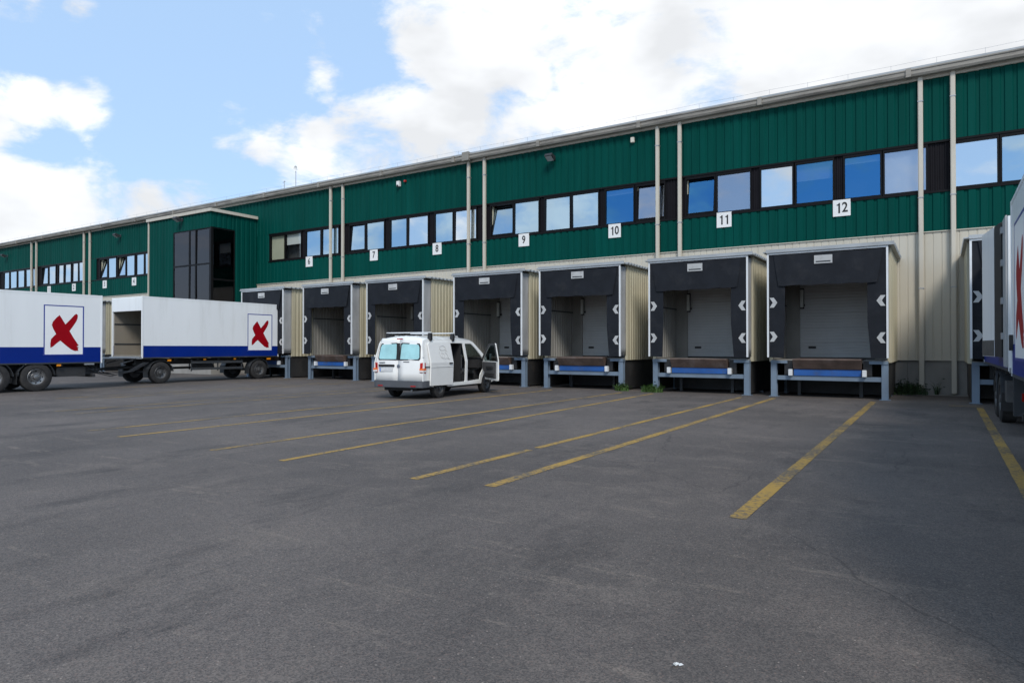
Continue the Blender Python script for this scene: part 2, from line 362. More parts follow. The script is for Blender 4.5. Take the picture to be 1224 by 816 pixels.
def rib_profile(width, period=1/3, crest=.195, slope=.03, depth=.035):
    """list of (x, proud) of trapezoidal sheet profile across the width"""
    pts = []; x = 0.
    while x < width-1e-6:
        for dx, d in ((0, 0), (period-crest-2*slope, 0), (period-crest-slope, depth), (period-slope, depth)):
            if x+dx < width+1e-6: pts.append((x+dx, d))
        x += period
    pts.append((width, pts[0][1]))
    out = []
    for p in pts:
        if not out or p[0]-out[-1][0] > 1e-5: out.append(p)
    return out
SHEETS = {}
def sheet_mesh(key, width, z0, z1, m, **kw):
    """profiled steel sheet in the local xz plane, ribs proud towards -y, with folded-back edges"""
    k = (key, round(width, 3), round(z0, 3), round(z1, 3))
    if k not in SHEETS:
        mb = MB(); pr = rib_profile(width, **kw); bk = .012
        for (xa, da), (xb, db) in zip(pr, pr[1:]):
            mb.face([(xa, -da, z0), (xb, -db, z0), (xb, -db, z1), (xa, -da, z1)])
            mb.face([(xa, bk, z0), (xb, bk, z0), (xb, -db, z0), (xa, -da, z0)])
            mb.face([(xa, -da, z1), (xb, -db, z1), (xb, bk, z1), (xa, bk, z1)])
        SHEETS[k] = mb.mesh('cladding_sheet', m, recalc=False)
    return SHEETS[k]

YW, YF = 27.05, 22.88                      # wall plane, front plane of the dock shelters
Z_EAVE, Z_GT, Z_GB = 11.21, 10.77, 5.56
WB0, WB1 = 6.90, 8.60                      # window band

# ---------------------------------------------------------------- ground
g = MB(); g.face([(-900, -900, 0), (900, -900, 0), (900, 900, 0), (-900, 900, 0)])
ground = tag(part('asphalt_yard', g, 'asphalt'), kind='structure')
def strip(x0, y0, x1, y1, w, m, jag=True):
    mb = MB(); n = max(2, int(abs(y1-y0)/.35)); pv = None
    for i in range(n+1):
        t = i/n; x = x0+(x1-x0)*t; y = y0+(y1-y0)*t
        a = (x-w/2+random.uniform(-.004, .004), y, .004); b = (x+w/2+random.uniform(-.004, .004), y, .004)
        if pv: mb.face([pv[0], pv[1], b, a])
        pv = (a, b)
    part('painted_line', mb, m, ground)
for a in ((-1.62, 6.45, -1.70, 22.5, .16, 'yellow'), (-4.40, 6.40, -4.46, 22.3, .15, 'yellow'), (.79, 6.4, .84, 21.7, .15, 'yellow'),
          (-5.42, 6.25, -5.43, 9.0, .13, 'yellow'), (-5.43, 9.25, -5.43, 22.1, .13, 'yellow'), (-7.86, 6.25, -8.45, 22.3, .12, 'yellow_worn'),
          (-9.57, 6.3, -9.58, 22.2, .12, 'yellow_worn'), (-12.4, 6.35, -12.35, 22.1, .13, 'yellow_worn'), (-13.8, 6.5, -13.8, 22.2, .12, 'yellow_faint'),
          (-17.6, 8.0, -17.6, 22.3, .12, 'yellow_faint'), (-18.7, 8.0, -18.7, 22.2, .12, 'yellow_faint'), (-22.3, 10, -22.4, 22.3, .12, 'yellow_faint'),
          (-23.3, 10, -23.4, 22.3, .12, 'yellow_faint'), (-27.4, 13, -27.5, 22.3, .12, 'yellow_faint')):
    strip(*a)
mb = MB(); mb.face([(.15, 22.02, .004), (.95, 22.0, .004), (.95, 22.12, .004), (.15, 22.14, .004)]); part('painted_line', mb, 'yellow_worn', ground)
# concrete apron below the docks, dusty
mb = MB(); mb.face([(-80, 26.4, .004), (5, 26.4, .004), (5, YW, .004), (-80, YW, .004)]); part('gravel_strip', mb, 'concrete', ground)

# ---------------------------------------------------------------- warehouse
X0, X1 = -100., 14.
wh = empty('warehouse', (0, YW, 0))
tag(wh, 'long green and cream metal clad warehouse with a row of numbered docks', 'warehouse')
part('wall_core', BX(X0, X1, .75, 40, 0, 10.9), 'interior_dark', wh)
part('roof', BX(X0-.2, X1+.2, -.05, 40.3, 10.92, 11.12), 'roof_grey', wh)
part('fascia', BX(X0, X1, -.10, .1, Z_GT, 10.93), 'cream_trim', wh)
# gutter: an open trough, with joint collars
mb = MB()
prof = [(-.12, 10.90), (-.16, 10.86), (-.34, 10.86), (-.38, 10.93), (-.38, 11.03), (-.41, 11.06), (-.41, 11.10), (-.36, 11.12), (-.34, 11.08), (-.34, 10.93), (-.16, 10.93), (-.12, 11.1)]
mb.prism(prof, lambda y, z: (X0, y, z), lambda y, z: (X1, y, z)); part('gutter', mb, 'gutter', wh)
mb = MB(); mb.box(X0, X1, -.30, .0, 11.12, 11.20); part('roof_edge', mb, 'roof_grey', wh)
x = -99.
while x < X1:
    part('gutter_joint', BX(x, x+.16, -.43, -.13, 10.84, 11.13), 'gutter', wh); x += 4.9
# lightning conductor
mb = MB(); x = X0
while x < X1:
    mb.box(x-.004, x+.004, -.2, -.192, 11.2, 11.42); x += 1.35
mb.tube([(X0+i*1.35, -.192, 11.42-(.02 if i % 2 else 0)) for i in range(84)], .0035, 4)
part('lightning_conductor', mb, 'galv', wh)
# plinth
mb = MB(); x = X0
while x < X1:
    part('plinth_panel', BX(x+.004, x+2.996, .02, .2, 0, 1.20), 'concrete', wh); x += 3.0
# cladding sheets, one metre wide, three ribs each
tower_x0, tower_x1 = -43.0, -36.37
x = -84.; i = 0
BAND_X = [(-84, -43.2), (-35.2, 12)]
while x < 12:
    hidden = tower_x0+.1 < x and x+1 < tower_x1-.1
    w = 1.0
    link('cladding_sheet', sheet_mesh('g', w, WB1, Z_GT, 'green'), wh, (x, -.003*(i % 2), 0))
    if not hidden:
        link('cladding_sheet', sheet_mesh('g', w, Z_GB, WB0, 'green'), wh, (x, -.003*(i % 2), 0))
        link('cladding_sheet', sheet_mesh('c', w, 1.20, Z_GB, 'cream', period=.25, crest=.205, slope=.012, depth=.014), wh, (x, -.003*(i % 2)+.014, 0))
        if x < -35.2 and x > -36.5: pass
    x += 1.0; i += 1
# the short green piece beside the stair tower where the window band has not begun
link('cladding_sheet', sheet_mesh('g', 1.17, WB0, WB1, 'green'), wh, (-36.37, 0, 0))
part('flashing', BX(-84, X1, -.045, -.0, Z_GB-.03, Z_GB), 'cream_trim', wh)
part('flashing', BX(-84, X1, -.05, .0, 1.15, 1.20), 'cream_trim', wh)
# window band: black lining and the rooms behind
for a, b in ((-84, -48.6), (-35.2, 12)):
    part('band_sill', BX(a, b, -.06, .16, WB0-.04, WB0+.03), 'frame_black', wh)
    part('band_head', BX(a, b, -.04, .16, WB1-.04, WB1+.03), 'frame_black', wh)
    part('room_wall', BX(a, b, .60, .70, WB0, WB1), 'interior_grey', wh)
BAYS = {  # pane edges (left, right) along the wall, glass, tilt
 'N': [(.42, 1.56, 'pane_clear', 0, 0), (1.69, 2.85, 'pane_blue', 0, 0), (3.2, 4.4, 'pane_blue', 0, 0), (4.5, 5.7, 'pane_blue', 0, 0)],
 'A': [(-8.79, -7.66, 'pane_deep', 6, 0), (-7.54, -6.27, 'pane_veiled', 0, 0), (-5.86, -4.73, 'pane_clear', 0, 'blind_white'), (-4.58, -3.34, 'pane_deep', 0, 'half'), (-2.94, -1.81, 'pane_deep', 0, 'quarter'), (-1.67, -.43, 'pane_veiled', 0, 'blind_white')],
 'B': [(-18.5, -17.25, 'pane_blue', 9, 0), (-17.15, -15.82, 'pane_blue', 0, 0), (-15.45, -14.18, 'pane_blue', 0, 'quarter'), (-14.05, -12.77, 'pane_blue', 0, 'quarter'), (-12.4, -11.11, 'pane_deep', 0, 'quarter'), (-10.96, -9.74, 'pane_veiled', 4, 0)],
 'C': [(-28.18, -27.01, 'pane_blue', 3, 0), (-26.88, -25.56, 'pane_blue', 0, 0), (-25.09, -23.94, 'pane_blue', 0, 0), (-23.82, -22.48, 'pane_clear', 0, 0), (-22.0, -20.86, 'pane_blue', 0, 0), (-20.72, -19.4, 'pane_clear', 0, 0)],
 'D': [(-35.1, -33.77, 'pane_plain', 0, 'blind_cream'), (-33.69, -32.27, 'pane_plain', 0, 'half'), (-31.84, -30.58, 'pane_blue', 0, 0), (-30.46, -29.09, 'pane_blue', 0, 0)],
 'L1': [(-55.7, -54.62, 'pane_clear', 9, 0), (-54.5, -53.31, 'pane_clear', 0, 'blind_white'), (-53.05, -51.96, 'pane_clear', 9, 0), (-51.88, -50.7, 'pane_clear', 0, 'blind_white'), (-50.47, -49.42, 'pane_clear', 0, 0), (-49.31, -48.75, 'pane_clear', 0, 0)],
 'L2': [(-65.54, -64.4, 'pane_clear', 3, 0), (-64.26, -63.04, 'pane_clear', 0, 0), (-62.58, -61.64, 'pane_clear', 0, 0), (-61.49, -60.4, 'pane_clear', 0, 0), (-60.16, -59.21, 'pane_clear', 0, 0), (-59.1, -58.2, 'pane_clear', 0, 0)],
 'L3': [(-75, -74, 'pane_clear', 0, 0), (-73.1, -71.94, 'pane_clear', 0, 0), (-71.77, -70.4, 'pane_clear', 0, 0), (-70.23, -68.89, 'pane_clear', 0, 0), (-68.61, -67.5, 'pane_clear', 0, 0), (-67.3, -66.3, 'pane_clear', 0, 0)],
}
PZ0, PZ1 = 7.0, 8.46
allp = []
for bay in BAYS.values():
    for (a, b, m, tilt, extra) in bay:
        allp.append((a, b))
        fr = empty('window', ((a+b)/2, 0, 0)); fr.parent = wh
        w = b-a
        # fixed frame
        mb = MB(); t = .055
        mb.box(-w/2-t, -w/2, -.02, .10, WB0+.03, WB1-.04); mb.box(w/2, w/2+t, -.02, .10, WB0+.03, WB1-.04)
        mb.box(-w/2, w/2, -.018, .10, WB0+.03, PZ0); mb.box(-w/2, w/2, -.018, .10, PZ1, WB1-.04)
        part('frame', mb, 'frame_black', fr)
        pm = MB(); pm.face([(-w/2+.004, 0, 0), (w/2-.004, 0, 0), (w/2-.004, 0, PZ1-PZ0-.004), (-w/2+.004, 0, PZ1-PZ0-.004)])
        pane = part('pane', pm, m, fr)
        if tilt:
            pane.location = (0, .05, PZ0+.03); pane.rotation_euler = (R(-tilt), 0, R(random.uniform(-.3, .3)))
            sm = MB(); hh = PZ1-PZ0-.01; t = .05
            for q in ((-w/2, -w/2+t, 0, hh), (w/2-t, w/2, 0, hh), (-w/2+t, w/2-t, 0, t), (-w/2+t, w/2-t, hh-t, hh)): sm.box(q[0], q[1], -.03, .03, q[2], q[3])
            s = part('sash', sm, 'frame_black', fr); s.location = pane.location; s.rotation_euler = pane.rotation_euler
            part('reveal', BX(-w/2, -w/2+.03, .11, .3, PZ0, PZ1), 'blind_cream', fr)
        else:
            pane.location = (0, .04, PZ0+.002); pane.rotation_euler = (R(random.uniform(-.5, .5)), 0, R(random.uniform(-.5, .5)))
        if extra in ('blind_white', 'blind_cream'): part('blind', BX(-w/2, w/2, .14, .155, PZ0, PZ1), extra, fr)
        elif extra == 'half': part('blind', BX(-w/2, w/2, .14, .155, PZ1-.62, PZ1), 'blind_white', fr)
        elif extra == 'quarter': part('blind', BX(-w/2, w/2, .14, .155, PZ1-.22, PZ1), 'blind_white', fr)
# black profiled infill between windows
allp.sort()
gaps = []
for (a, b), (c, d) in zip(allp, allp[1:]):
    if .15 < c-b < 3.2: gaps.append((b+.055, c-.055))
gaps.append((-57.98+.0, -55.76)) if False else None
for a, b in gaps:
    if b-a > .1: link('infill_panel', sheet_mesh('k%.2f' % (b-a), b-a, WB0+.03, WB1-.04, 'black_band', period=.14, crest=.05, slope=.015, depth=.02), wh, (a, .05, 0))
# green infill where the far-left bands stop short
link('cladding_sheet', sheet_mesh('g', 1.9, WB0, WB1, 'green'), wh, (-58.1, -.03, 0))
link('cladding_sheet', sheet_mesh('g', 8.9, WB0, WB1, 'green'), wh, (-84, -.03, 0))
# downpipes
for xl in (-.58, .35, -9.98, -9.03, -19.76, -18.8, -29.58, -28.59, -57.97, -57.04, -67.17, -66.24, 9.0, 9.95):
    mb = MB(); zb = .05 if xl > -1.5 else 4.85
    mb.box(xl-.075, xl+.075, -.20, -.07, zb, 10.86)
    dp = part('downpipe', mb, 'cream_trim', wh, bevel=.02)
    for z in (10.0, 6.7, 3.6):
        if z > zb: part('bracket', BX(xl-.085, xl+.085, -.208, -.0, z, z+.035), 'galv', dp)
part('hopper', BX(-19.95, -19.55, -.45, -.05, 10.80, 11.22), 'gutter', wh)

# stair tower, part of the warehouse wall line but a storey block of its own
TY = 23.88-YW
tw = empty('stair_tower', (0, 0, 0)); tw.parent = wh
ZT = 9.70
def tower_clad(x0, x1, z0, z1): link('tower_sheet', sheet_mesh('g', x1-x0, z0, z1, 'green'), tw, (x0, TY, 0))
tower_clad(-43.0, -40.25, 1.2, ZT); tower_clad(-40.25, -36.37, 8.72, ZT); tower_clad(-40.25, -36.37, 1.2, 2.6)
def side_clad(y0, y1, z0, z1):
    o = link('tower_sheet', sheet_mesh('g', y1-y0, z0, z1, 'green'), tw, (-36.37, y0, 0), (0, 0, R(90)))
part('tower_plinth', BX(-43.0, -36.4, TY+.03, 0, 0, 1.2), 'concrete', tw); side_clad(25.46-YW, 0, 1.2, ZT); side_clad(TY, 25.46-YW, 8.75, ZT); side_clad(TY, 25.46-YW, 1.2, 2.6)
part('tower_roof', BX(-43.1, -36.25, TY-.1, .0, ZT-.02, ZT+.03), 'roof_grey', tw)
part('tower_fascia', BX(-43.15, -36.22, TY-.14, TY-.05, ZT-.06, ZT+.12), 'cream_trim', tw)
part('tower_fascia', BX(-36.32, -36.22, TY-.05, -.05, ZT-.06, ZT+.12), 'cream_trim', tw)
part('corner_trim', BX(-43.08, -42.98, TY-.06, TY+.1, .3, ZT-.06), 'cream_trim', tw)
part('tower_wall', BX(-43.0, -42.9, TY+.02, 0, .3, ZT-.03), 'interior_grey', tw)
part('tower_back_wall', BX(-42.9, -36.6, -.35, -.3, .3, ZT-.05), 'interior_grey', tw)
for zf in (2.5, 5.9): part('stair_landing', BX(-42.8, -36.6, TY+.3, -.4, zf, zf+.25), 'interior_grey', tw)
for (a, b) in ((-40.20, -38.60), (-38.50, -37.95), (-37.85, -36.52)):
    for (z0, z1) in ((2.65, 6.53), (6.62, 8.66)):
        w = empty('window', ((a+b)/2, TY, 0)); w.parent = tw
        mb = MB(); h = (b-a)/2
        mb.box(-h-.05, -h, -.03, .08, z0-.045, z1+.045); mb.box(h, h+.05, -.03, .08, z0-.045, z1+.045); mb.box(-h, h, -.028, .08, z0-.045, z0); mb.box(-h, h, -.028, .08, z1, z1+.045)
        part('frame', mb, 'frame_black', w)
        p_ = part('pane', BX(-h, h, -.006, .006, z0-6, z1-6), 'pane_bronze', w, loc=(0, .012, 6)); p_.rotation_euler = (R(random.uniform(-.35, .35)), 0, R(random.uniform(-.3, .3)))
part('corner_post', BX(-36.47, -36.33, TY-.035, TY+.12, 2.6, 8.74), 'frame_black', tw)
for (a, b) in ((TY+.14, TY+1.5),):
    for (z0, z1) in ((2.65, 5.6), (5.7, 8.66)):
        w = empty('window', (-36.37, 0, 0)); w.parent = tw
        mb = MB(); mb.box(-.08, .035, a, b+.06, z1, z1+.06); mb.box(-.08, .035, b, b+.06, z0, z1); mb.box(-.08, .035, a, b, z0-.045, z0)
        part('frame', mb, 'frame_black', w); part('pane', BX(-.012, 0, a, b, z0, z1), 'pane_smoke', w)

# ---------------------------------------------------------------- loading docks
DW, DD = 3.45, YW-YF
def make_dock():
    d = empty('loading_dock', (0, YF, 0))
    # shelter front: white frame, black rubber curtains
    mb = MB(); t = .055
    mb.box(0, t, -.01, .05, 1.28, 4.645); mb.box(DW-t, DW, -.01, .05, 1.28, 4.645); mb.box(t, DW-t, -.012, .05, 4.59, 4.645)
    part('front_frame', mb, 'white_frame', d)
    def curtain(name, poly, y, th=.012, sag=.0):
        mb = MB(); mb.prism(poly, lambda x, z: (x, y, z), lambda x, z: (x, y+th, z)); return part(name, mb, 'rubber', d)
    curtain('side_curtain', [(t, 1.28), (.50, 1.26), (.54, 2.4), (.55, 4.59), (t, 4.59)], .02)
    curtain('side_curtain', [(DW-t, 1.28), (DW-t, 4.59), (DW-.56, 4.59), (DW-.56, 2.4), (DW-.47, 1.26)], .02)
    # head curtain: hangs in front, lower edge slightly bellied
    mb = MB(); cols = 14; rows = 6; x0, x1 = .16, DW-.17
    for i in range(cols):
        for j in range(rows):
            def P(i, j):
                u = i/cols; v = j/rows; ins = .16*v
                return (x0+ins+(x1-x0-2*ins)*u, -.005-.02*v-.010*math.sin(u*9)*v, 4.588-1.0*v+.03*math.sin(math.pi*u)*0-.012*math.sin(u*23)*v)
            mb.face([P(i, j), P(i, j+1), P(i+1, j+1), P(i+1, j)])
            q = [P(i, j), P(i, j+1), P(i+1, j+1), P(i+1, j)]; mb.face([(a, b+.014, c) for a, b, c in reversed(q)])
    part('head_curtain', mb, 'rubber', d, smooth=True)
    for s in (0, 1):
        for zc in (3.03, 1.92):
            e = t+.02 if s == 0 else DW-t-.02; k = 1 if s == 0 else -1
            poly = [(0, .16), (.13, .16), (.24, 0), (.13, -.16), (0, -.16), (.10, 0)]
            mb = MB(); pl = [(e+k*a, zc+b) for a, b in poly]
            if k < 0: pl.reverse()
            mb.prism(pl, lambda x, z: (x, .006, z), lambda x, z: (x, .012, z)); part('chevron', mb, 'chevron', d)
    lp = part('label_plate', BX(DW/2-.27, DW/2+.25, -.035, -.02, 4.22, 4.48), 'chevron', d)
    part('print', BX(DW/2-.22, DW/2+.20, -.038, -.034, 4.26, 4.30), 'guard_grey', lp)
    # grey fabric bellows between frame and pod
    for s in (0, 1):
        mb = MB(); n = 6; m = 12; xs = .02 if s == 0 else DW-.02; k = -1 if s == 0 else 1
        rnd = random.Random(3+s); off = [[rnd.uniform(-.022, .008) if 0 < i < n else 0 for i in range(n+1)] for j in range(m+1)]
        for i in range(n):
            for j in range(m):
                def P(i, j): return (xs+k*(off[j][i]-.012*math.sin(math.pi*i/n)), .05+.52*i/n, 1.30+3.3*j/m)
                mb.face([P(i, j), P(i+1, j), P(i+1, j+1), P(i, j+1)])
        o = part('fabric_side', mb, 'grey_fabric', d, smooth=True)
        sm = o.modifiers.new('solid', 'SOLIDIFY'); sm.thickness = .01
    # pod
    y0 = .57
    for s in (0, 1):
        xs = 0.0 if s == 0 else DW
        x = y0; n = 0
        while x < DD-.05:
            w = min(.9, DD-x)
            me = sheet_mesh('p', w, 1.13, 4.66, 'pod_side', period=.225, crest=.10, slope=.025, depth=.03)
            link('pod_sheet', me, d, (xs, x if s else x+w, 0), (0, 0, R(90) if s else R(-90))); x += .9; n += 1
        part('inner_wall', BX(xs+.04 if s == 0 else xs-.08, xs+.08 if s == 0 else xs-.04, y0+.02, DD-1.5, 1.22, 4.5), 'inner_clad', d)
        me = sheet_mesh('i', 2.1, 1.22, 4.45, 'inner_clad', period=.2, crest=.13, slope=.02, depth=.035)
        link('inner_sheet', me, d, (xs+.085 if s == 0 else xs-.085, y0+.03 if s == 0 else y0+2.13, 0), (0, 0, R(90) if s == 0 else R(-90)))
        part('inner_rail', BX(xs+.105 if s == 0 else xs-.125, xs+.125 if s == 0 else xs-.105, y0+.03, y0+2.13, 3.05, 3.10), 'chassis', d)
    part('corner_trim', BX(DW-.06, DW+.045, y0-.012, y0+.03, 1.13, 4.66), 'pod_side', d)
    part('corner_trim', BX(-.045, .06, y0-.012, y0+.03, 1.13, 4.66), 'pod_side', d)
    # roof: profiled sheet seen from its ends
    mb = MB(); mb.box(-.12, DW+.14, -.03, DD-.02, 4.665, 4.70); part('roof', mb, 'roof_grey', d)
    mb = MB(); yy = .35
    while yy < DD-.1:
        mb.box(-.135, DW+.17, yy, yy+.11, 4.70, 4.745); yy += .27
    part('roof_rib', mb, 'roof_grey', d)
    part('roof_edge', BX(-.02, DW+.16, -.06, -.03, 4.65, 4.755), 'roof_grey', d)
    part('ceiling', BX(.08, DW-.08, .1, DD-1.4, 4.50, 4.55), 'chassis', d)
    # floor, leveller
    part('floor', BX(.05, DW-.05, .45, DD, 1.10, 1.20), 'concrete', d)
    mb = MB(); mb.prism([(.30, .90), (.26, .92), (.10, 1.20), (.14, 1.235), (1.6, 1.235), (1.6, 1.18), (.4, 1.12)], lambda y, z: (DW/2-.98, y, z), lambda y, z: (DW/2+.98, y, z))
    part('leveller_lip', mb, 'rust', d)
    part('lip_support', BX(DW/2-.97, DW/2+.97, .30, .36, .70, .93), 'lip_blue', d)
    for s in (-1, 1):
        part('buffer', BX(DW/2+s*1.06-.06, DW/2+s*1.06+.06, .18, .34, .69, .90), 'white_frame', d, bevel=.01)
        part('buffer_block', BX(DW/2+s*1.14-.12, DW/2+s*1.14+.12, .34, .46, .72, 1.18), 'black_plastic', d)
    # steel stand
    for xx in (.14, DW-.12):
        mb = MB(); mb.box(xx-.09, xx+.09, .30, .315, 0, 1.08); mb.box(xx-.09, xx+.09, .465, .48, 0, 1.08); mb.box(xx-.012, xx+.012, .315, .465, 0, 1.08)
        mb.box(xx-.15, xx+.15, .24, .54, .004, .018)
        part('leg', mb, 'steel_blue', d)
        s = 1 if xx < 1 else -1
        part('bracket', BX(min(xx-s*.09, xx+s*.42), max(xx-s*.09, xx+s*.42), .27, .5, 1.085, 1.175), 'steel_blue', d)
    mb = MB(); mb.box(.23, DW-.21, .335, .35, .55, .69); mb.box(.23, DW-.21, .35, .45, .675, .69); mb.box(.23, DW-.21, .35, .45, .55, .565)
    part('cross_beam', mb, 'steel_blue', d)
    for xx in (.14, DW-.12):
        part('rear_leg', BX(xx-.07, xx+.07, 2.4, 2.54, 0, 1.1), 'steel_blue', d)
    part('leveller_frame', BX(DW/2-.9, DW/2+.9, .9, 2.6, .78, 1.0), 'chassis', d)
    # added black panels, standing in for the shade under the pod
    part('shade_panel', BX(.20, DW-.20, 2.2, 2.22, .04, 1.09), 'chassis', d)
    part('shade_panel', BX(.04, .06, .56, DD-.02, .06, 1.10), 'chassis', d); part('shade_panel', BX(DW-.06, DW-.04, .56, DD-.02, .06, 1.10), 'chassis', d)
    for xx in (.75, 2.6): part('pit_post', BX(xx-.05, xx+.05, 1.3, 1.4, .0, 1.08), 'guard_grey', d)
    # door at the back of the pod
    yd = 2.72
    mb = MB(); mb.box(.085, .55, yd-.05, yd+.06, 1.2, 4.5); mb.box(DW-.55, DW-.085, yd-.05, yd+.06, 1.2, 4.5); mb.box(.55, DW-.55, yd-.052, yd+.06, 3.9, 4.5)
    part('door_surround', mb, 'inner_clad', d)
    door = empty('door', (DW/2, yd+.03, 0)); door.parent = d
    z = 1.25; k = 0; hw = DW/2-.55
    while z < 3.85:
        z1 = min(z+.515, 3.9)
        mb = MB(); rib = .1030; zz = z
        while zz < z1-.02:
            ze = min(zz+rib, z1)
            mb.prism([(0, zz), (.012, zz+.012), (.012, ze-.012), (0, ze), (-.04, ze), (-.04, zz)], lambda a, b: (-hw, -a, b), lambda a, b: (hw, -a, b)); zz = ze
        part('door_panel', mb, 'door_white', door); z = z1+.004; k += 1
    part('door_grip', BX(-hw+.26, -hw+.52, -.022, .0, 1.56, 1.64), 'black_plastic', door, bevel=.01)
    part('door_seal', BX(-hw, hw, -.02, .03, 1.205, 1.248), 'black_plastic', door)
    lm = part('lamp', BX(.60, .70, yd-.30, yd-.2, 3.0, 3.62), 'tube_white', d, bevel=.01)
    part('lamp_bracket', BX(.58, .72, yd-.2, yd-.05, 3.05, 3.12), 'chassis', lm); part('lamp_housing', BX(.585, .715, yd-.2, yd-.17, 2.95, 3.67), 'chassis', lm)
    return d
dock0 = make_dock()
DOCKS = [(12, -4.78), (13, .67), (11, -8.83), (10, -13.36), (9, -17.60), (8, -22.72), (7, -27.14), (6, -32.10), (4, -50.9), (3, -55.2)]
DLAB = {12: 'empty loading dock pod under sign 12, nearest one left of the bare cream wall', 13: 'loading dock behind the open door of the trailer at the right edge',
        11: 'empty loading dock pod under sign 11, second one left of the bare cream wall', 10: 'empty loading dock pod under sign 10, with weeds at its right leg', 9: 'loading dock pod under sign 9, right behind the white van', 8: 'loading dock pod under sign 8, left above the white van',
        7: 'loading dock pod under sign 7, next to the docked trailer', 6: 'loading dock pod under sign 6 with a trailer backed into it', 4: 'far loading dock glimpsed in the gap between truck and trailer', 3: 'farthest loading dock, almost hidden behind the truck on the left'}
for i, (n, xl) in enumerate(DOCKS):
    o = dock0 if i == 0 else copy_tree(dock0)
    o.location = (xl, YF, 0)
    tag(o, DLAB[n], 'loading dock', 'loading docks along the warehouse')
    rd = random.Random(n*7)                       # every shelter hangs and wears a little differently
    for ch in o.children:
        nm = ch.name.split('.')[0]
        if nm == 'head_curtain': ch.rotation_euler = (0, R(rd.uniform(-.5, .5)), 0); ch.scale = (1, 1, 1); ch.location.z += rd.uniform(-.02, .02)
        elif nm == 'leveller_lip' and i: ch.location.z += rd.uniform(-.03, .0); ch.rotation_euler = (R(rd.uniform(-1.2, 1.2)), R(rd.uniform(-.5, .5)), 0)
        elif nm == 'side_curtain': ch.location.y += rd.uniform(-.004, .01); ch.rotation_euler = (R(rd.uniform(-.25, .25)), 0, 0)
        elif nm == 'chevron': ch.location.z += rd.uniform(-.03, .03)
        elif nm == 'label_plate': ch.location.x += rd.uniform(-.06, .06)

# ---------------------------------------------------------------- number signs
def text_mesh(txt, size, m, bold=.012):
    cu = bpy.data.curves.new('digits', 'FONT'); cu.body = txt; cu.size = size; cu.align_x = 'CENTER'; cu.align_y = 'CENTER'; cu.extrude = .003; cu.offset = bold; cu.resolution_u = 4
    o = bpy.data.objects.new('digits', cu); COL.objects.link(o); bpy.context.view_layer.update()
    me = bpy.data.meshes.new_from_object(o.evaluated_get(bpy.context.evaluated_depsgraph_get()))
    bpy.data.objects.remove(o); me.materials.clear(); me.materials.append(M[m]); return me
SIGNPOS = {12: 'rightmost sign of the row', 11: 'second sign from the right', 10: 'third sign from the right', 9: 'fourth sign from the right', 8: 'upper left of the van, fifth from the right', 7: 'sixth from the right',
           6: 'first sign right of the stair tower', 4: 'first sign left of the stair tower', 3: 'second sign left of the stair tower', 2: 'third sign left of the stair tower', 1: 'leftmost, half hidden by the truck'}
for n, xa in ((12, -3.04), (11, -7.26), (10, -11.96), (9, -16.59), (8, -21.82), (7, -26.26), (6, -31.48), (4, -50.65), (3, -54.88), (2, -59.76), (1, -64.06)):
    zc = 6.66 if n > 5 else 6.50
    s = part('number_sign', BX(-.29, .29, -.012, .012, -.30, .30), 'sign_white', bevel=.004)
    s.location = (xa, YW-.052, zc)
    tag(s, 'white wall sign with black number %d, %s' % (n, SIGNPOS[n]), 'sign', 'dock number signs')
    k = len(str(n)); cw = .215
    for q, ch in enumerate(str(n)):
        xo = (q-(k-1)/2)*cw
        if ch == '1':
            mb = MB(); mb.prism([(-.055, .095), (-.055, .13), (-.01, .14), (.012, .185), (.055, .185), (.055, -.185), (.0, -.185), (.0, .095)], lambda a, b: (xo+a, -.018, b), lambda a, b: (xo+a, -.011, b)); part('digit', mb, 'sign_ink', s)
        else:
            dg = link('digit', text_mesh(ch, .50, 'sign_ink', .009), s, (xo, -.014, 0), (R(90), 0, 0)); dg.scale = (.80, 1.0, 1)

# ---------------------------------------------------------------- wall lamps and small devices
def floodlight(loc, label, rz=0):
    f = empty('floodlight', loc, rz)
    mb = MB(); mb.prism([(-.52, -.02), (-.20, -.20), (-.14, -.08), (-.16, .02), (-.46, .10)], lambda y, z: (-.19, y, z), lambda y, z: (.19, y, z))
    part('housing', mb, 'lamp_body', f, bevel=.01)
    mb = MB(); mb.face([(-.16, -.505, -.045), (.16, -.505, -.045), (.16, -.23, -.20), (-.16, -.23, -.20)]); part('lens', mb, 'lamp_glass', f)
    part('arm', BX(-.03, .03, -.18, .04, -.06, .0), 'lamp_body', f); part('wall_plate', BX(-.08, .08, -.0, .04, -.12, .08), 'lamp_body', f)
    tag(f, label, 'floodlight', 'floodlights on the facade')
floodlight((-15.0, YW-.05, 10.30), 'black floodlight on the green wall above sign 9')
floodlight((-39.3, 23.88-.05, 9.45), 'black floodlight at the top of the stair tower', 0)
floodlight((-52.6, YW-.05, 10.1), 'black floodlight on the green wall above signs 3 and 4')
floodlight((-72.2, YW-.05, 10.0), 'far black floodlight on the green wall at the left edge')
b = part('junction_box', BX(-.08, .08, -.12, .0, -.11, .11), 'cream_box', bevel=.01); b.location = (-11.1, YW-.035, 10.46); tag(b, 'small cream box high on the green wall above sign 10', 'junction box')
c = empty('security_camera', (-24.4, YW-.035, 10.3)); part('housing', BX(-.10, .10, -.16, 0, -.12, .16), 'sign_white', c, bevel=.01); part('lens', BX(-.05, .05, -.2, -.16, -.16, -.05), 'lamp_body', c)
tag(c, 'small white alarm camera unit high on the wall above sign 7', 'camera')
b = part('alarm_beacon', MB().lathe([(0, .0), (0, .07), (-.10, .06), (-.12, 0)], 12, axis='y'), 'red_box', smooth=True); b.location = (-23.98, YW-.035, 10.42); tag(b, 'small red alarm beacon beside the white camera unit', 'alarm')
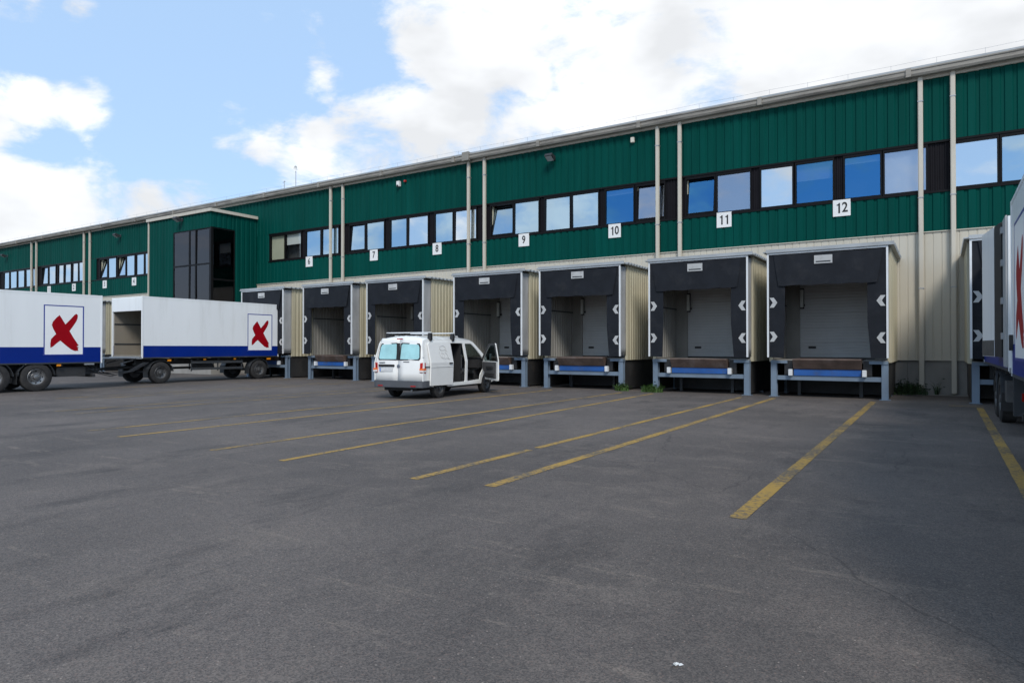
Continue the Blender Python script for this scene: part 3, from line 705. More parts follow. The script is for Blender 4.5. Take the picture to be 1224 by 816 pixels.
for (ax, h, lab) in ((-35.3, 1.1, 'short thin rooftop antenna, the left one of two'), (-34.2, 1.7, 'taller thin rooftop antenna with a pale dish, right one of two')):
    a = empty('antenna', (ax, YW+1.2, 11.12)); part('mast', MB().tube([(0, 0, 0), (0, 0, h)], .022, 6), 'galv', a)
    part('cross_arm', MB().tube([(-.14, 0, h-.1), (.14, 0, h-.06)], .014, 5), 'galv', a)
    if h > 1.5: part('dish', MB().lathe([(0, 0), (-.03, .1), (-.08, .17)], 14, axis='y', c=(.05, 0, h)), 'sign_white', a, smooth=True)
    tag(a, lab, 'antenna', 'antennas on the roof')

# ---------------------------------------------------------------- wheels
def wheel(parent, loc, r, w, rim, side, smooth=True, dual=False):
    """side +1: outer face towards +x"""
    h = empty('wheel', loc); h.parent = parent
    ir = r*.56
    mb = MB(); hw = w/2
    prof = [(-hw*.8, ir), (-hw, ir*1.12), (-hw, r*.90), (-hw*.82, r*.985), (-hw*.3, r), (hw*.3, r), (hw*.82, r*.985), (hw, r*.90), (hw, ir*1.12), (hw*.8, ir), (-hw*.8, ir)]
    mb.lathe(prof, 36); part('tyre', mb, 'tyre', h, smooth=True)
    mb = MB(); s = side
    mb.lathe([(s*hw*.85, ir*1.02), (s*hw*.92, ir*.97), (s*hw*.6, ir*.90), (s*hw*.35, ir*.62), (s*hw*.55, ir*.52), (s*hw*.55, ir*.34), (s*hw*.95, ir*.30), (s*hw*1.02, ir*.22), (s*hw*1.02, .0001)], 30)
    mb.lathe([(-s*hw*.8, ir*1.0), (-s*hw*.8, .02)], 20)
    rm = part('rim', mb, rim, h, smooth=True)
    hb = MB()
    for k in range(8):
        a = 2*math.pi*k/8; cy, cz = math.cos(a)*ir*.76, math.sin(a)*ir*.76
        hb.lathe([(s*hw*.53, ir*.105), (s*hw*.53, .0001)], 10, c=(0, cy, cz))
    part('hand_hole', hb, 'black_plastic', rm)
    nb = MB()
    for k in range(10):
        a = 2*math.pi*k/10+.2; cy, cz = math.cos(a)*ir*.43, math.sin(a)*ir*.43
        nb.lathe([(s*hw*.5, ir*.05), (s*hw*.7, ir*.05), (s*hw*.72, .0001)], 6, c=(0, cy, cz))
    part('wheel_nut', nb, rim, rm)
    return h

# ---------------------------------------------------------------- trucks and trailers
XPTS = [(380, 263), (400, 292), (418, 320), (450, 288), (478, 258), (490, 252), (499, 260), (498, 278), (490, 298), (465, 334), (445, 360), (470, 400), (506, 450), (492, 456), (507, 462), (499, 469), (505, 482), (480, 484), (455, 474), (425, 452), (385, 420), (360, 438), (340, 456), (323, 464), (322, 440), (326, 412), (345, 392), (358, 380), (342, 352), (331, 326), (338, 304), (360, 280)]
def logo(parent, y0, y1, z0, z1, xs, side):
    """red brush cross in a blue-edged white square on the plane x = xs, seen from +x (side 1) or -x (side -1)"""
    def P(u, v, off): return (xs+side*off, (y0+(y1-y0)*u) if side > 0 else (y1-(y1-y0)*u), z1-(z1-z0)*v)
    def flat(name, poly, off, m, par):
        mb = MB(); mb.prism(poly, lambda a, b: P(a, b, off), lambda a, b: P(a, b, off-.002)); return part(name, mb, m, par)
    pl = flat('logo_panel', [(0, 0), (1, 0), (1, 1), (0, 1)], .006, 'logo_white', parent)
    t = .028; tv = t*(y1-y0)/(z1-z0)
    for q in ([(0, 0), (1, 0), (1, tv), (0, tv)], [(0, 1-tv), (1, 1-tv), (1, 1), (0, 1)], [(0, tv), (t, tv), (t, 1-tv), (0, 1-tv)], [(1-t, tv), (1, tv), (1, 1-tv), (1-t, 1-tv)]):
        flat('logo_border', q, .0085, 'logo_blue', pl)
    flat('logo_cross', [((x-280)/260, (y-203)/308) for x, y in XPTS], .0085, 'logo_red', pl)
def van_box(root, w, y0, y1, z0, z1, side, stripe=.53, open_near=False, logo_at=None, open_depth=3.0, shelf=True):
    """swap body: x from -w/2 to w/2, y0 the near end; side = which flank carries the logo"""
    h = w/2; t = .05; zs = z0+stripe
    for s in (-1, 1):
        a, b = (s*h-t, s*h) if s > 0 else (-h, -h+t)
        part('side_panel', BX(a, b, y0+.06, y1-.06, zs, z1-.06), 'truck_white', root)
        part('skirt_band', BX(a, b, y0+.06, y1-.06, z0, zs), 'truck_blue', root)
        part('top_rail', BX(a-.006, b+.006, y0+.06, y1-.06, z1-.06, z1), 'truck_white', root)
        part('bottom_rail', BX(a-.004, b+.004, y0+.06, y1-.06, z0-.05, z0), 'guard_grey', root)
        for yy in (y0, y1-.06): part('corner_post', BX(a-.01, b+.01, yy, yy+.06, z0-.05, z1+.005), 'truck_white' if s != 9 else 'truck_grey', root, bevel=.008)
        if logo_at and s == side:
            logo(root, logo_at[0], logo_at[1], logo_at[2], logo_at[3], s*h, s)
    part('roof_panel', BX(-h+t, h-t, y0+.02, y1-.02, z1-.05, z1-.005), 'truck_white', root)
    part('floor', BX(-h+t, h-t, y0+.02, y1-.02, z0-.02, z0+.08), 'ply', root)
    part('end_wall', BX(-h+t, h-t, y1-.05, y1-.01, z0+.08, z1-.05), 'truck_white', root)
    if open_near:
        part('door_header', BX(-h+t, h-t, y0, y0+.08, z1-.62, z1-.05), 'truck_white', root)
        part('side_liner', BX(-h+t, -h+t+.012, y0+.08, y1-.06, z0+.08, z1-.06), 'ply', root)
        part('side_liner', BX(h-t-.012, h-t, y0+.08, y1-.06, z0+.08, z1-.06), 'ply', root)
        for zz in (.55, 1.45): part('lashing_rail', BX(-h+t+.012, -h+t+.03, y0+.08, y1-.06, z0+zz, z0+zz+.06), 'guard_grey', root)
        part('load_panel', BX(-h+.1, h-.1, y0+open_depth, y0+open_depth+.05, z0+.08, z1-.1), 'truck_grey', root)
        part('sill', BX(-h, h, y0-.10, y0, z0-.07, z0+.02), 'galv', root)
    else:
        for s in (-1, 1): part('end_door', BX(min(s*.01, s*(h-t)), max(s*.01, s*(h-t)), y0+.005, y0+.05, z0, z1-.06), 'truck_white', root)
def chassis(root, w, y0, y1, zt, axles, rim, r=.5, guard=None, side=1, tyre_w=.3):
    for s in (-1, 1): part('chassis_rail', BX(s*.45-.05, s*.45+.05, y0, y1, zt-.32, zt-.08), 'chassis', root)
    yy = y0+.3
    while yy < y1: part('cross_member', BX(-w/2+.1, w/2-.1, yy, yy+.1, zt-.13, zt-.055), 'chassis', root); yy += 1.1
    for ya in axles:
        part('axle', MB().tube([(-w/2+.2, ya, r), (w/2-.2, ya, r)], .07, 10), 'chassis', root)
        for s in (-1, 1):
            wheel(root, (s*(w/2-.02-tyre_w/2), ya, r), r, tyre_w, rim, s)
            mb = MB(); n = 12; pr = []
            for k in range(n+1):
                a = math.pi*(k/n)*.94+math.pi*.03; pr.append((ya+math.cos(a)*(r+.09), r+math.sin(a)*(r+.07)))
            for p, q in zip(pr, pr[1:]):
                xa, xb = s*(w/2-.40), s*(w/2-.01)
                mb.face([(xa, p[0], p[1]), (xb, p[0], p[1]), (xb, q[0], q[1]), (xa, q[0], q[1])])
            o = part('mudguard', mb, 'guard_grey', root); sm = o.modifiers.new('solid', 'SOLIDIFY'); sm.thickness = .015
            part('mud_flap', BX(s*(w/2-.2)-.18, s*(w/2-.2)+.18, ya-r-.12, ya-r-.10, .28, .66), 'black_plastic', root)
    if guard:
        for s in (-1, 1):
            xs = s*(w/2-.06)
            for zz in (.55, .85): part('side_guard', BX(xs-.02, xs+.02, guard[0], guard[1], zz, zz+.11), 'guard_grey', root)
            for yy in (guard[0], guard[1]-.05, (guard[0]+guard[1])/2): part('guard_post', BX(xs-.055, xs-.02, yy, yy+.05, .5, zt-.1), 'guard_grey', root)
            for yy in (guard[0]+.6, guard[0]+2.2): part('side_marker', BX(xs-.01, xs+.03, yy, yy+.12, zt-.14, zt-.07), 'amber', root)

# left trailer, backed into dock 6
tr = tag(empty('box_trailer', (-30.38, 0, 0), R(0)), 'white box trailer with blue skirt and red cross, front end open, backed into dock 6', 'trailer', 'vehicles with the red cross')
van_box(tr, 2.5, 15.87, 22.98, 1.17, 3.82, 1, .50, open_near=True, logo_at=(21.12, 22.58, 1.42, 3.28), open_depth=3.2)
chassis(tr, 2.45, 16.0, 22.8, 1.15, (16.75, 21.85), 'rim_grey', .48, guard=(18.2, 20.9))
part('drawbar', MB().tube([(-.4, 16.3, .75), (0, 13.9, .62)], .05, 8), 'chassis', tr); part('drawbar', MB().tube([(.4, 16.3, .75), (.02, 13.9, .62)], .05, 8), 'chassis', tr)
part('turntable', MB().lathe([(.80, .0001), (.80, .55), (.92, .55), (.92, .0001)], 20, axis='z', c=(0, 16.75, 0)), 'chassis', tr)
part('bridge_plate', BX(-1.0, 1.0, 14.2, 15.75, 1.12, 1.16), 'galv', tr)
for xx in (-.5, .7): part('lock_arm', MB().tube([(xx, 15.8, 1.05), (xx+.1, 15.2, .9)], .03, 6), 'galv', tr)
part('marker_lamp', BX(1.17, 1.24, 17.05, 17.2, .98, 1.06), 'amber', tr); part('marker_lamp', BX(1.17, 1.24, 22.3, 22.5, .98, 1.06), 'amber', tr)
part('gas_bottle', MB().lathe([(0, .0001), (0, .16), (.9, .16), (.9, .0001)], 14, axis='y', c=(.7, 18.6, .72)), 'chassis', tr, smooth=True)

# left truck, leaving the frame at the left
tk = tag(empty('box_truck', (-28.95, 0, 0)), 'white box truck with blue skirt and red cross, cut off by the left edge', 'truck', 'vehicles with the red cross')
van_box(tk, 2.5, 6.1, 13.55, 1.04, 3.62, 1, .57, logo_at=(11.5, 12.87, 1.30, 3.17))
chassis(tk, 2.5, 3.0, 13.4, 1.02, (11.3, 9.97, 5.4), 'rim_bright', .52, guard=(6.2, 8.6))
part('rear_underrun', BX(-1.1, 1.1, 13.25, 13.37, .45, .57), 'chassis', tk)
part('tow_hitch', BX(-.12, .12, 13.3, 13.95, .55, .72), 'chassis', tk)
for i, (a, b) in enumerate(((-.3, .25), (.1, .5), (.5, .3), (.8, .1))):
    part('air_hose', MB().tube([(a, 13.3, .95), (a+.1, 13.8, .6), (b, 14.4, .42+.05*i), (b-.1, 15.2, .6), (b-.2, 15.9, .95)], .018, 6), 'black_plastic', tk)
part('underbody_box', BX(.45, 1.1, 12.0, 13.0, .5, .85), 'chassis', tk); part('underbody_box', BX(-1.1, -.45, 12.1, 12.9, .45, .9), 'chassis', tk)
part('marker_lamp', BX(1.2, 1.27, 11.95, 12.08, .90, .97), 'amber', tk)
part('lock_lever', BX(1.17, 1.262, 12.9, 13.25, .93, .99), 'galv', tk)
mb = MB(); mb.prism([(3.4, .5), (6.0, .5), (6.0, 3.2), (4.0, 3.3), (3.55, 2.0), (3.4, 1.2)], lambda y, z: (-1.22, y, z), lambda y, z: (1.22, y, z)); part('cab', mb, 'truck_white', tk, bevel=.05)
part('cab_window', BX(1.2, 1.235, 4.0, 5.2, 1.9, 2.7), 'car_glass', tk)

# right-hand trailer at dock 13 and its truck
t2 = tag(empty('box_trailer', (2.25, 0, 0)), 'trailer at the right edge backed into dock 13, pale end door folded back', 'trailer', 'vehicles with the red cross')
van_box(t2, 2.5, 14.72, 22.98, 1.22, 3.92, -1, .5, open_near=True, open_depth=4)
chassis(t2, 2.45, 14.8, 22.8, 1.18, (19.2, 17.9), 'rim_grey', .5)
part('end_frame', BX(-1.29, -1.262, 14.74, 15.4, 1.25, 3.94), 'truck_grey', t2)
def bar(name, a, b, th, z0, z1, m, par):      # upright plate between two plan points
    d = (Vector(b)-Vector(a)).normalized(); n = Vector((d.y, -d.x))*th
    mb = MB(); pl = [a, b, (b[0]+n.x, b[1]+n.y), (a[0]+n.x, a[1]+n.y)]
    mb.prism(pl, lambda x, y: (x, y, z0), lambda x, y: (x, y, z1)); return part(name, mb, m, par)
lf = bar('end_door', (-1.39, 16.03), (-1.53, 17.14), .06, 1.42, 3.93, 'truck_white', t2)
bar('kick_plate', (-1.394, 16.05), (-1.534, 17.12), -.004, 1.43, 1.74, 'rim_grey', lf)
bar('dark_plate', (-1.31, 15.44), (-1.385, 16.0), .05, 1.42, 3.93, 'black_plastic', lf)  # black upright plate between end frame and folded door
for z in (1.75, 2.4, 3.1, 3.7): part('hinge', BX(-1.325, -1.28, 15.3, 15.5, z, z+.12), 'galv', lf)
k2 = tag(empty('box_truck', (2.205, 0, 0)), 'white truck with blue skirt and red cross, cut off by the right edge', 'truck', 'vehicles with the red cross')
van_box(k2, 2.5, 5.6, 13.5, 1.18, 3.95, -1, .47, logo_at=(11.35, 12.9, 1.40, 3.50))
chassis(k2, 2.5, 2.6, 13.2, 1.16, (9.6, 8.3, 4.6), 'rim_bright', .52)
part('rear_underrun', BX(-1.15, 1.15, 13.05, 13.17, .45, .57), 'chassis', k2)
part('tail_lamp', BX(-1.15, -.85, 13.17, 13.21, .75, .88), 'red_lens', k2)
part('tow_hitch', BX(-.12, .12, 13.1, 13.8, .55, .72), 'chassis', k2)
part('corner_guard', BX(-1.30, -1.255, 13.24, 13.38, 1.55, 1.80), 'black_plastic', k2)
part('drawbar', MB().tube([(-.4, 15.0, .75), (0, 13.7, .62)], .05, 8), 'chassis', t2); part('drawbar', MB().tube([(.4, 15.0, .75), (.02, 13.7, .62)], .05, 8), 'chassis', t2)
part('support_leg', BX(-1.15, -1.0, 15.2, 15.4, .35, 1.1), 'guard_grey', t2)
part('step_bracket', BX(-1.2, -.95, 16.0, 16.5, .55, .95), 'rim_grey', t2)
mb = MB(); mb.prism([(3.0, .5), (5.5, .5), (5.5, 3.4), (3.6, 3.5), (3.1, 2.0), (3.0, 1.2)], lambda y, z: (-1.22, y, z), lambda y, z: (1.22, y, z)); part('cab', mb, 'truck_white', k2, bevel=.05)

# ---------------------------------------------------------------- the van
def make_van():
    v = empty('van', (-14.28, 16.62, 0), R(5.5))
    def half(z, y):
        if z <= 1.12: w = .925+.027*min(1, max(0, (z-.38)/.5))
        else: w = .952-(z-1.12)/.72*.15
        if y > 3.1: w *= 1-((y-3.1)/.82)**2*.13
        if y < -.75: w *= 1-((-.75-y)/.25)**2*.015
        return w
    def arch(c, r, n=12): return [(c-math.cos(math.pi*k/n)*r, .36+math.sin(math.pi*k/n)*r*.98) for k in range(n+1)]
    bottom = [(-.97, .50), (-.90, .40), (-.45, .38)]+arch(0, .40)+[(.46, .34), (2.54, .34)]+arch(3., .40)+[(3.45, .38), (3.80, .42), (3.90, .6), (3.90, .82), (3.78, .98), (3.45, 1.08), (3.2, 1.12)]
    notch_low = [(2.72, 1.12), (2.68, .86), (2.50, .66), (2.48, .50), (1.66, .46), (1.63, .52), (1.63, 1.12), (1.50, 1.12), (1.50, .50), (1.48, .46), (.64, .46), (.62, .52), (.62, 1.12)]
    rear_low = [(-.955, 1.12)]
    up_start = [(-.955, 1.12), (-.92, 1.4), (-.865, 1.70), (-.82, 1.79), (-.74, 1.84), (2.0, 1.84), (2.2, 1.78), (2.6, 1.50), (2.95, 1.24), (3.2, 1.12)]
    notch_up = [(2.72, 1.12), (2.66, 1.25), (2.38, 1.50), (2.10, 1.70), (2.02, 1.73), (1.66, 1.73), (1.63, 1.70), (1.63, 1.12), (1.50, 1.12), (1.50, 1.70), (1.47, 1.74), (.65, 1.74), (.62, 1.70), (.62, 1.12)]
    def skin(poly, s):
        bm = bmesh.new(); vs = [bm.verts.new((0, y, z)) for y, z in poly]
        es = [bm.edges.new((vs[i], vs[(i+1) % len(vs)])) for i in range(len(vs))]
        bmesh.ops.triangle_fill(bm, edges=es, use_beauty=True)
        for q in bm.verts: q.co.x = s*half(q.co.z, q.co.y)
        return bm
    def skin_part(name, polys, s, m, par, thick=.03):
        bm = bmesh.new()
        for p in polys:
            b2 = skin(p, s); tmp = bpy.data.meshes.new('t'); b2.to_mesh(tmp); b2.free(); bm.from_mesh(tmp); bpy.data.meshes.remove(tmp)
        bmesh.ops.recalc_face_normals(bm, faces=bm.faces)
        if bm.faces and sum(f.normal.x*f.calc_area() for f in bm.faces)*s < 0: bmesh.ops.reverse_faces(bm, faces=bm.faces)
        me = bpy.data.meshes.new(name); bm.to_mesh(me); bm.free(); me.materials.append(M[m])
        o = link(name, me, par); sm = o.modifiers.new('solid', 'SOLIDIFY'); sm.thickness = thick; sm.offset = -1
        return o
    skin_part('side_panel', [bottom+notch_low+rear_low, up_start+notch_up[:0]+notch_up], 1, 'van_white', v)
    skin_part('side_panel', [bottom+rear_low, up_start], -1, 'van_white', v)
    # roof, tail, nose: lofted strips
    def loft(rows, cols, m, name, smooth=True):
        mb = MB()
        for a, b in zip(rows, rows[1:]):
            for i in range(len(a)-1): mb.face([a[i], a[i+1], b[i+1], b[i]])
        bm_me = mb.mesh(name, m, False)
        bm = bmesh.new(); bm.from_mesh(bm_me); bmesh.ops.remove_doubles(bm, verts=bm.verts, dist=.0005); bmesh.ops.recalc_face_normals(bm, faces=bm.faces); bm.to_mesh(bm_me); bm.free()
        if smooth: bm_me.polygons.foreach_set('use_smooth', [True]*len(bm_me.polygons))
        o = link(name, bm_me, v); return o
    us = [-1, -.96, -.88, -.7, -.4, 0, .4, .7, .88, .96, 1]
    def row(y, z, dz, dy=0.0, hw=None):
        h = hw if hw else half(z, y); return [(u*h, y+dy*(1-u*u), z+dz*(1-abs(u)**3)) for u in us]
    rf = loft([row(-.82, 1.79, .10), row(-.74, 1.84, .10), row(-.3, 1.845, .12), row(.6, 1.845, .125), row(1.5, 1.845, .12), row(2.0, 1.84, .10), row(2.15, 1.80, .10)], 0, 'van_white', 'roof')
    for k in range(3):
        o = part('roof_bead', BX(-.5+k*.4, -.42+k*.4, -.5, 1.7, 1.955, 1.972), 'van_white', rf, bevel=.008)
    # rear doors
    def ry(z): return -.965 if z < .5 else (-.97+(z-.5)*.02 if z < 1.12 else -.957+(z-1.12)*.155)
    for s in (-1, 1):
        zs = [.52, .8, 1.12, 1.25, 1.5, 1.72, 1.80, 1.885]
        mb = MB()
        def pt(z, u):
            h = half(z, -.9) if z < 1.8 else half(1.8, -.9)-(z-1.8)*.55
            e = .012 if abs(u) < .01 else 0
            return (s*(max(.006, h*u)), ry(z)-.022*(1-u*u)+(.05*u**8), z)
        uu = [0, .25, .5, .75, .9, 1]
        for a, b in zip(zs, zs[1:]):
            for c, d in zip(uu, uu[1:]): mb.face([pt(a, c), pt(a, d), pt(b, d), pt(b, c)])
        o = part('rear_door', mb, 'van_white', v, smooth=True)
        sm = o.modifiers.new('solid', 'SOLIDIFY'); sm.thickness = .03; sm.offset = -1
        # window: black surround and pane
        def wpt(z, u, off): 
            h = half(z, -.9); return (s*u, ry(z)-.022*(1-(u/h)**2)+(.05*(u/h)**8)-off, z)
        def wpoly(g): return [(.045+g, 1.20+g), (.76-g, 1.20+g), (.80-g, 1.25+g), (.765-g, 1.64-g), (.72-g, 1.72-g), (.10+g, 1.745-g), (.045+g, 1.71-g)]
        mb = MB(); mb.prism(wpoly(0), lambda u, z: wpt(z, u, .010), lambda u, z: wpt(z, u, -.01)); sr = part('window_seal', mb, 'black_plastic', o)
        mb = MB(); mb.prism(wpoly(.035), lambda u, z: wpt(z, u, .013), lambda u, z: wpt(z, u, .0)); part('pane', mb, 'cyan_film', o)
        # tail lamp
        mb = MB(); mb.prism([(.795, .82), (.945, .80), (.945, 1.14), (.815, 1.12)], lambda u, z: (s*u, -.985+.06*max(0, (u-.85)/.1), z), lambda u, z: (s*u, -.86, z)); tl = part('tail_lamp', mb, 'red_lens', v, bevel=.008)
        part('indicator', BX(min(s*.80, s*.952), max(s*.80, s*.952), -.992, -.85, .90, .955), 'orange_lens', tl); part('reversing_lamp', BX(min(s*.80, s*.952), max(s*.80, s*.952), -.991, -.85, .84, .90), 'white_lens', tl)
        part('door_hinge', BX(min(s*.90, s*.94), max(s*.90, s*.94), -.965, -.93, 1.30, 1.36), 'van_white', o)
    part('centre_seal', BX(-.055, .055, -.975, -.955, 1.2, 1.73), 'black_plastic', v, rot=None).rotation_euler = (0, 0, 0)
    v.children[-1].location = (0, .012, 0)
    part('door_handle', BX(-.74, -.13, -1.015, -.97, 1.00, 1.07), 'black_plastic', v, bevel=.012)
    pl = part('number_plate', BX(-.70, -.19, -1.000, -.985, .855, .965), 'plate', v); part('plate_band', BX(-.70, -.655, -1.003, -1.0, .855, .965), 'plate_blue', pl)
    part('emblem', MB().lathe([(.0, .058), (-.016, .052), (-.018, .0001)], 20, axis='y', c=(.02, -.985, 1.02)), 'emblem', v, smooth=True)
    part('lettering', BX(.2, .42, -.989, -.975, 1.145, 1.165), 'guard_grey', v); part('lettering', BX(-.72, -.5, -.992, -.97, 1.12, 1.14), 'guard_grey', v)
    part('brake_lamp', BX(-.13, .10, -.875, -.80, 1.845, 1.875), 'red_lens', v, bevel=.006)
    # bumper
    mb = MB(); bp = [(-.96, -.55), (-.965, -.85), (-.92, -.99), (-.80, -1.045), (0, -1.075), (.80, -1.045), (.92, -.99), (.965, -.85), (.96, -.55), (.88, -.55), (.88, -.85), (-.88, -.85), (-.88, -.55)]
    mb.prism(bp, lambda x, y: (x, y, .36), lambda x, y: (x, y, .575)); b = part('rear_bumper', mb, 'bumper_grey', v, bevel=.015)
    for s in (-1, 1): part('reflector', BX(s*.62-.09, s*.62+.09, -1.066, -1.03, .40, .43), 'red_lens', b)
    # nose
    loft([row(2.95, 1.24, .02), row(3.2, 1.12, .05), row(3.45, 1.08, .04, .05), row(3.72, .98, .03, .10), row(3.88, .82, .0, .14), row(3.88, .6, .0, .14), row(3.8, .42, .0, .14)], 0, 'van_white', 'nose')
    mb = MB(); mb.face([(-.80, 2.93, 1.26), (.80, 2.93, 1.26), (.70, 2.19, 1.80), (-.70, 2.19, 1.80)])
    o = part('windscreen', mb, 'car_glass', v); sm = o.modifiers.new('s', 'SOLIDIFY'); sm.thickness = .006
    for s in (-1, 1):
        part('headlamp', BX(s*.62-.17, s*.62+.17, 3.72, 3.92, .72, .92), 'lamp_glass', v, bevel=.02)
    part('front_bumper', BX(-.86, .86, 3.70, 4.0, .34, .62), 'bumper_grey', v, bevel=.03)
    # cabin
    part('floor', BX(-.90, .90, -.9, 3.1, .40, .47), 'interior_dark', v); part('lining', BX(-.80, .80, -.78, 2.0, 1.79, 1.82), 'interior_grey', v)
    part('lining', BX(-.90, -.86, -.8, 2.6, .47, 1.12), 'interior_dark', v); part('lining', BX(-.82, -.78, -.8, 1.9, 1.12, 1.76), 'interior_dark', v)
    part('partition', BX(-.80, .78, 1.40, 1.45, .47, 1.75), 'interior_dark', v)
    for xx in (-.45, .42):
        st = empty('seat', (xx, 1.72, 0)); st.parent = v
        part('cushion', BX(-.24, .24, .0, .52, .72, .88), 'interior_grey', st, bevel=.05)
        part('backrest', BX(-.24, .24, -.10, .06, .85, 1.42), 'interior_grey', st, rot=(R(0), 0, 0), bevel=.05); part('headrest', BX(-.13, .13, -.08, .03, 1.45, 1.62), 'interior_grey', st, bevel=.03); part('base', BX(-.2, .2, .05, .45, .47, .72), 'interior_dark', st)
    part('dashboard', BX(-.85, .85, 2.50, 2.92, .85, 1.18), 'interior_dark', v, bevel=.04)
    part('steering_wheel', MB().lathe([(a, .19+b) for a, b in ((0, .018), (.018, 0), (0, -.018), (-.018, 0), (0, .018))], 24, axis='y', c=(-.45, 2.36, 1.12)), 'interior_dark', v, smooth=True)
    part('door_sill', BX(.86, .945, .60, 2.5, .36, .455), 'van_white', v)
    part('cargo', BX(-.3, .5, .75, 1.2, .47, .62), 'lip_blue', v); part('cargo', BX(-.6, .2, .1, .6, .47, 1.2), 'interior_grey', v)
    # sliding door, run back along the flank
    sd_low = [(-.66, .42), (.60, .40), (.62, .44), (.62, 1.12), (-.66, 1.12)]; sd_low = [(y, z) for y, z in sd_low]
    sd_up = [(-.66, 1.12), (.62, 1.12), (.62, 1.71), (.58, 1.76), (-.60, 1.76), (-.66, 1.70)]
    door = empty('sliding_door', (.07, 0, 0)); door.parent = v
    skin_part('skin', [sd_low, sd_up], 1, 'van_white', door, .045)
    part('handle', BX(.945, .985, .36, .54, 1.075, 1.115), 'black_plastic', door, bevel=.008)
    part('feature_line', BX(.945, .957, -.64, .60, .985, 1.0), 'van_white', door)
    part('slide_rail', BX(.93, .965, -.90, -.1, .985, 1.015), 'guard_grey', v)
    # faint line drawing on the upper panel
    rnd = random.Random(5); mb = MB()
    def dp(y, z): return (half(z, y)+.004, y, z)
    strokes = [[(-.05, 1.62), (.12, 1.66), (.25, 1.60), (.22, 1.52)], [(-.1, 1.55), (.02, 1.50), (.2, 1.52), (.34, 1.46)], [(-.12, 1.45), (-.08, 1.30), (.05, 1.24)], [(.0, 1.42), (.12, 1.40), (.14, 1.28), (.02, 1.25), (0, 1.42)],
               [(.2, 1.45), (.3, 1.36), (.36, 1.24)], [(.1, 1.22), (.25, 1.26), (.42, 1.22)], [(-.08, 1.62), (-.06, 1.5), (-.12, 1.45)], [(.25, 1.6), (.3, 1.5), (.26, 1.4)]]
    for s in strokes: mb.tube([dp(*q) for q in s], .006, 4)
    part('drawing', mb, 'pencil', door)
    # front door standing open
    fd = empty('front_door', (.945, 2.70, 0), R(60)); fd.parent = v     # hinge line; local -y is along the door
    L_ = 1.06
    low = [(0, .86), (-.18, .66), (-.20, .50), (-L_+.02, .46), (-L_, .50), (-L_, 1.12), (0, 1.12)]
    mb = MB(); mb.prism(low, lambda y, z: (-.05, y, z), lambda y, z: (.0, y, z)); part('skin', mb, 'van_white', fd, bevel=.006)
    mb = MB(); mb.prism([(-.06, .90), (-.22, .72), (-.26, .56), (-L_+.10, .54), (-L_+.10, 1.10), (-.06, 1.10)], lambda y, z: (-.085, y, z), lambda y, z: (-.052, y, z)); tp = part('trim_panel', mb, 'interior_grey', fd, bevel=.01)
    part('pocket', BX(-.12, -.085, -.85, -.25, .60, .72), 'interior_dark', tp); part('armrest', BX(-.13, -.085, -.80, -.40, .88, .95), 'interior_dark', tp)
    def lean(z): return -(z-1.12)/.72*.135
    fo = [(0, 1.12), (-.06, 1.25), (-.34, 1.50), (-.62, 1.70), (-.70, 1.735), (-L_+.03, 1.735), (-L_, 1.70), (-L_, 1.12)]
    fi = [(-.10, 1.12), (-.13, 1.21), (-.37, 1.44), (-.63, 1.63), (-.70, 1.665), (-L_+.09, 1.665), (-L_+.08, 1.64), (-L_+.08, 1.12)]
    mb = MB()
    for i in range(len(fo)-1):
        a, b, c, d = fo[i], fo[i+1], fi[i+1], fi[i]
        mb.prism([a, b, c, d], lambda y, z: (lean(z)-.045, y, z), lambda y, z: (lean(z), y, z))
    part('window_frame', mb, 'van_white', fd)
    mb = MB()
    for i in range(len(fo)-1):
        a, b, c, d = fo[i], fo[i+1], fi[i+1], fi[i]
        mb.prism([a, b, c, d], lambda y, z: (lean(z)-.056, y, z), lambda y, z: (lean(z)-.047, y, z))
    part('inner_frame', mb, 'interior_grey', fd)
    mb = MB(); mb.prism(fi, lambda y, z: (lean(z)-.025, y, z), lambda y, z: (lean(z)-.021, y, z)); part('pane', mb, 'car_glass', fd)
    mr = part('mirror', BX(.02, .12, -.36, -.14, 1.15, 1.40), 'black_plastic', fd, bevel=.03); part('mirror_glass', BX(.03, .11, -.366, -.36, 1.17, 1.38), 'lamp_glass', mr)
    # roof bars
    for yy in (-.42, .88):
        rb = part('roof_bar', BX(-.86, .86, yy-.03, yy+.03, 2.045, 2.08), 'white_frame', v, bevel=.008)
        for s in (-1, 1):
            mb = MB(); mb.prism([(s*.74, 1.89), (s*.84, 1.80), (s*.87, 1.86), (s*.86, 2.045), (s*.76, 2.045)], lambda x, z: (x, yy-.05, z), lambda x, z: (x, yy+.05, z)); part('bar_foot', mb, 'black_plastic', rb)
    for s in (-1, 1):
        for yy in (0, 3.0):
            wheel(v, (s*.81, yy, .325), .325, .21, 'rim_grey', s)
            # wheel house
            part('wheel_house', BX(min(s*.62, s*.66), max(s*.62, s*.66), yy-.42, yy+.42, .3, .80), 'interior_dark', v)
    part('underbody', BX(-.62, .62, -.85, 3.6, .26, .40), 'interior_dark', v)
    part('exhaust', MB().tube([(.45, -.3, .28), (.45, -.9, .27)], .03, 8), 'galv', v)
    tag(v, 'white panel van with sliding and front doors open, parked before the docks', 'van')
make_van()

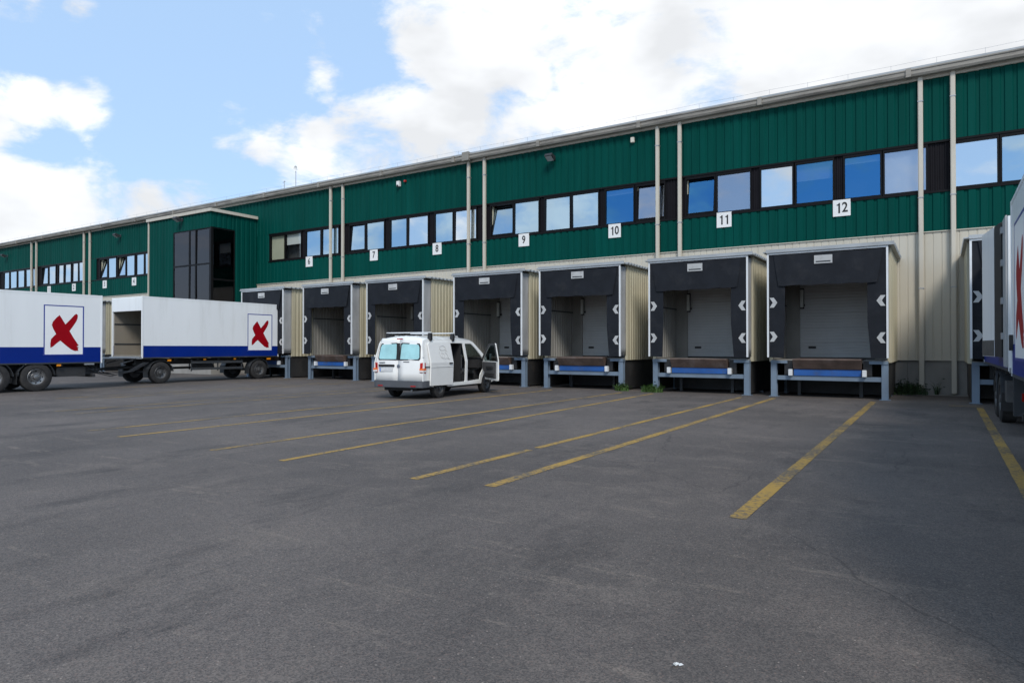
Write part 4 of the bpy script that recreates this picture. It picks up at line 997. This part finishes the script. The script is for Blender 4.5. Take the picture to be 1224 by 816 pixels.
# ---------------------------------------------------------------- weeds and litter
def weed(loc, label, n, h, spread, m):
    rnd = random.Random(int(abs(loc[0])*100)); mb = MB()
    for i in range(n):
        a = rnd.uniform(0, 6.28); r = spread*math.sqrt(rnd.random()); bx, by = math.cos(a)*r, math.sin(a)*r*.6
        hh = h*rnd.uniform(.4, 1)*(1-.5*r/spread); a2 = rnd.uniform(0, 6.28); ln = hh*rnd.uniform(.2, .8); w = rnd.uniform(.006, .018)
        dx, dy = math.cos(a2), math.sin(a2); px, py = -dy*w, dx*w
        p0 = (bx, by, 0); p1 = (bx+dx*ln*.4, by+dy*ln*.4, hh*.7); p2 = (bx+dx*ln, by+dy*ln, hh)
        mb.face([(p0[0]-px, p0[1]-py, 0), (p0[0]+px, p0[1]+py, 0), (p1[0]+px, p1[1]+py, p1[2]), (p1[0]-px, p1[1]-py, p1[2])])
        mb.face([(p1[0]-px, p1[1]-py, p1[2]), (p1[0]+px, p1[1]+py, p1[2]), p2])
        if rnd.random() < .5:
            k = rnd.uniform(.03, .06); mb.face([p2, (p2[0]+k, p2[1]+k*.4, p2[2]-k*.3), (p2[0]+k*1.6, p2[1], p2[2]+k*.2), (p2[0]+k*.5, p2[1]-k*.5, p2[2]+k*.3)])
    o = link('weed_clump', mb.mesh('weed_clump', m, recalc=False), None, loc); tag(o, label, 'weeds', 'weeds at the wall and dock legs')
weed((-9.95, YF+.2, 0), 'green weed clump at the right leg of dock 10', 150, .42, .28, 'weed')
weed((-8.75, YF+.15, 0), 'bright green weed clump at the left leg of dock 11', 200, .38, .42, 'weed')
weed((-.95, 26.6, 0), 'dark weed bush at the foot of the cream wall', 260, .62, .55, 'weed_dark')
weed((-1.4, 26.3, 0), 'low weeds spreading beside dock 12 at the wall foot', 160, .2, .6, 'weed_dark')
weed((-.15, 26.85, 0), 'single thin weed between the two downpipes', 14, .65, .06, 'weed_dark')
weed((-17.9, YF+.2, 0), 'small weed clump at the dock legs behind the van', 60, .2, .2, 'weed')
rnd = random.Random(11); mb = MB()
for i in range(5):
    a = rnd.uniform(0, 6); x, y = rnd.uniform(-.04, .04), rnd.uniform(-.02, .02)
    mb.face([(x, y, .003), (x+.035*math.cos(a), y+.035*math.sin(a), .015), (x+.03*math.cos(a+1), y+.03*math.sin(a+1), .02), (x+.02*math.cos(a+2), y+.02*math.sin(a+2), .006)])
o = part('paper_scrap', mb, 'paper', None, loc=(-1.13, 3.30, .004)); o.scale = (.6, .6, .5); tag(o, 'small crumpled white paper scrap on the asphalt', 'litter')
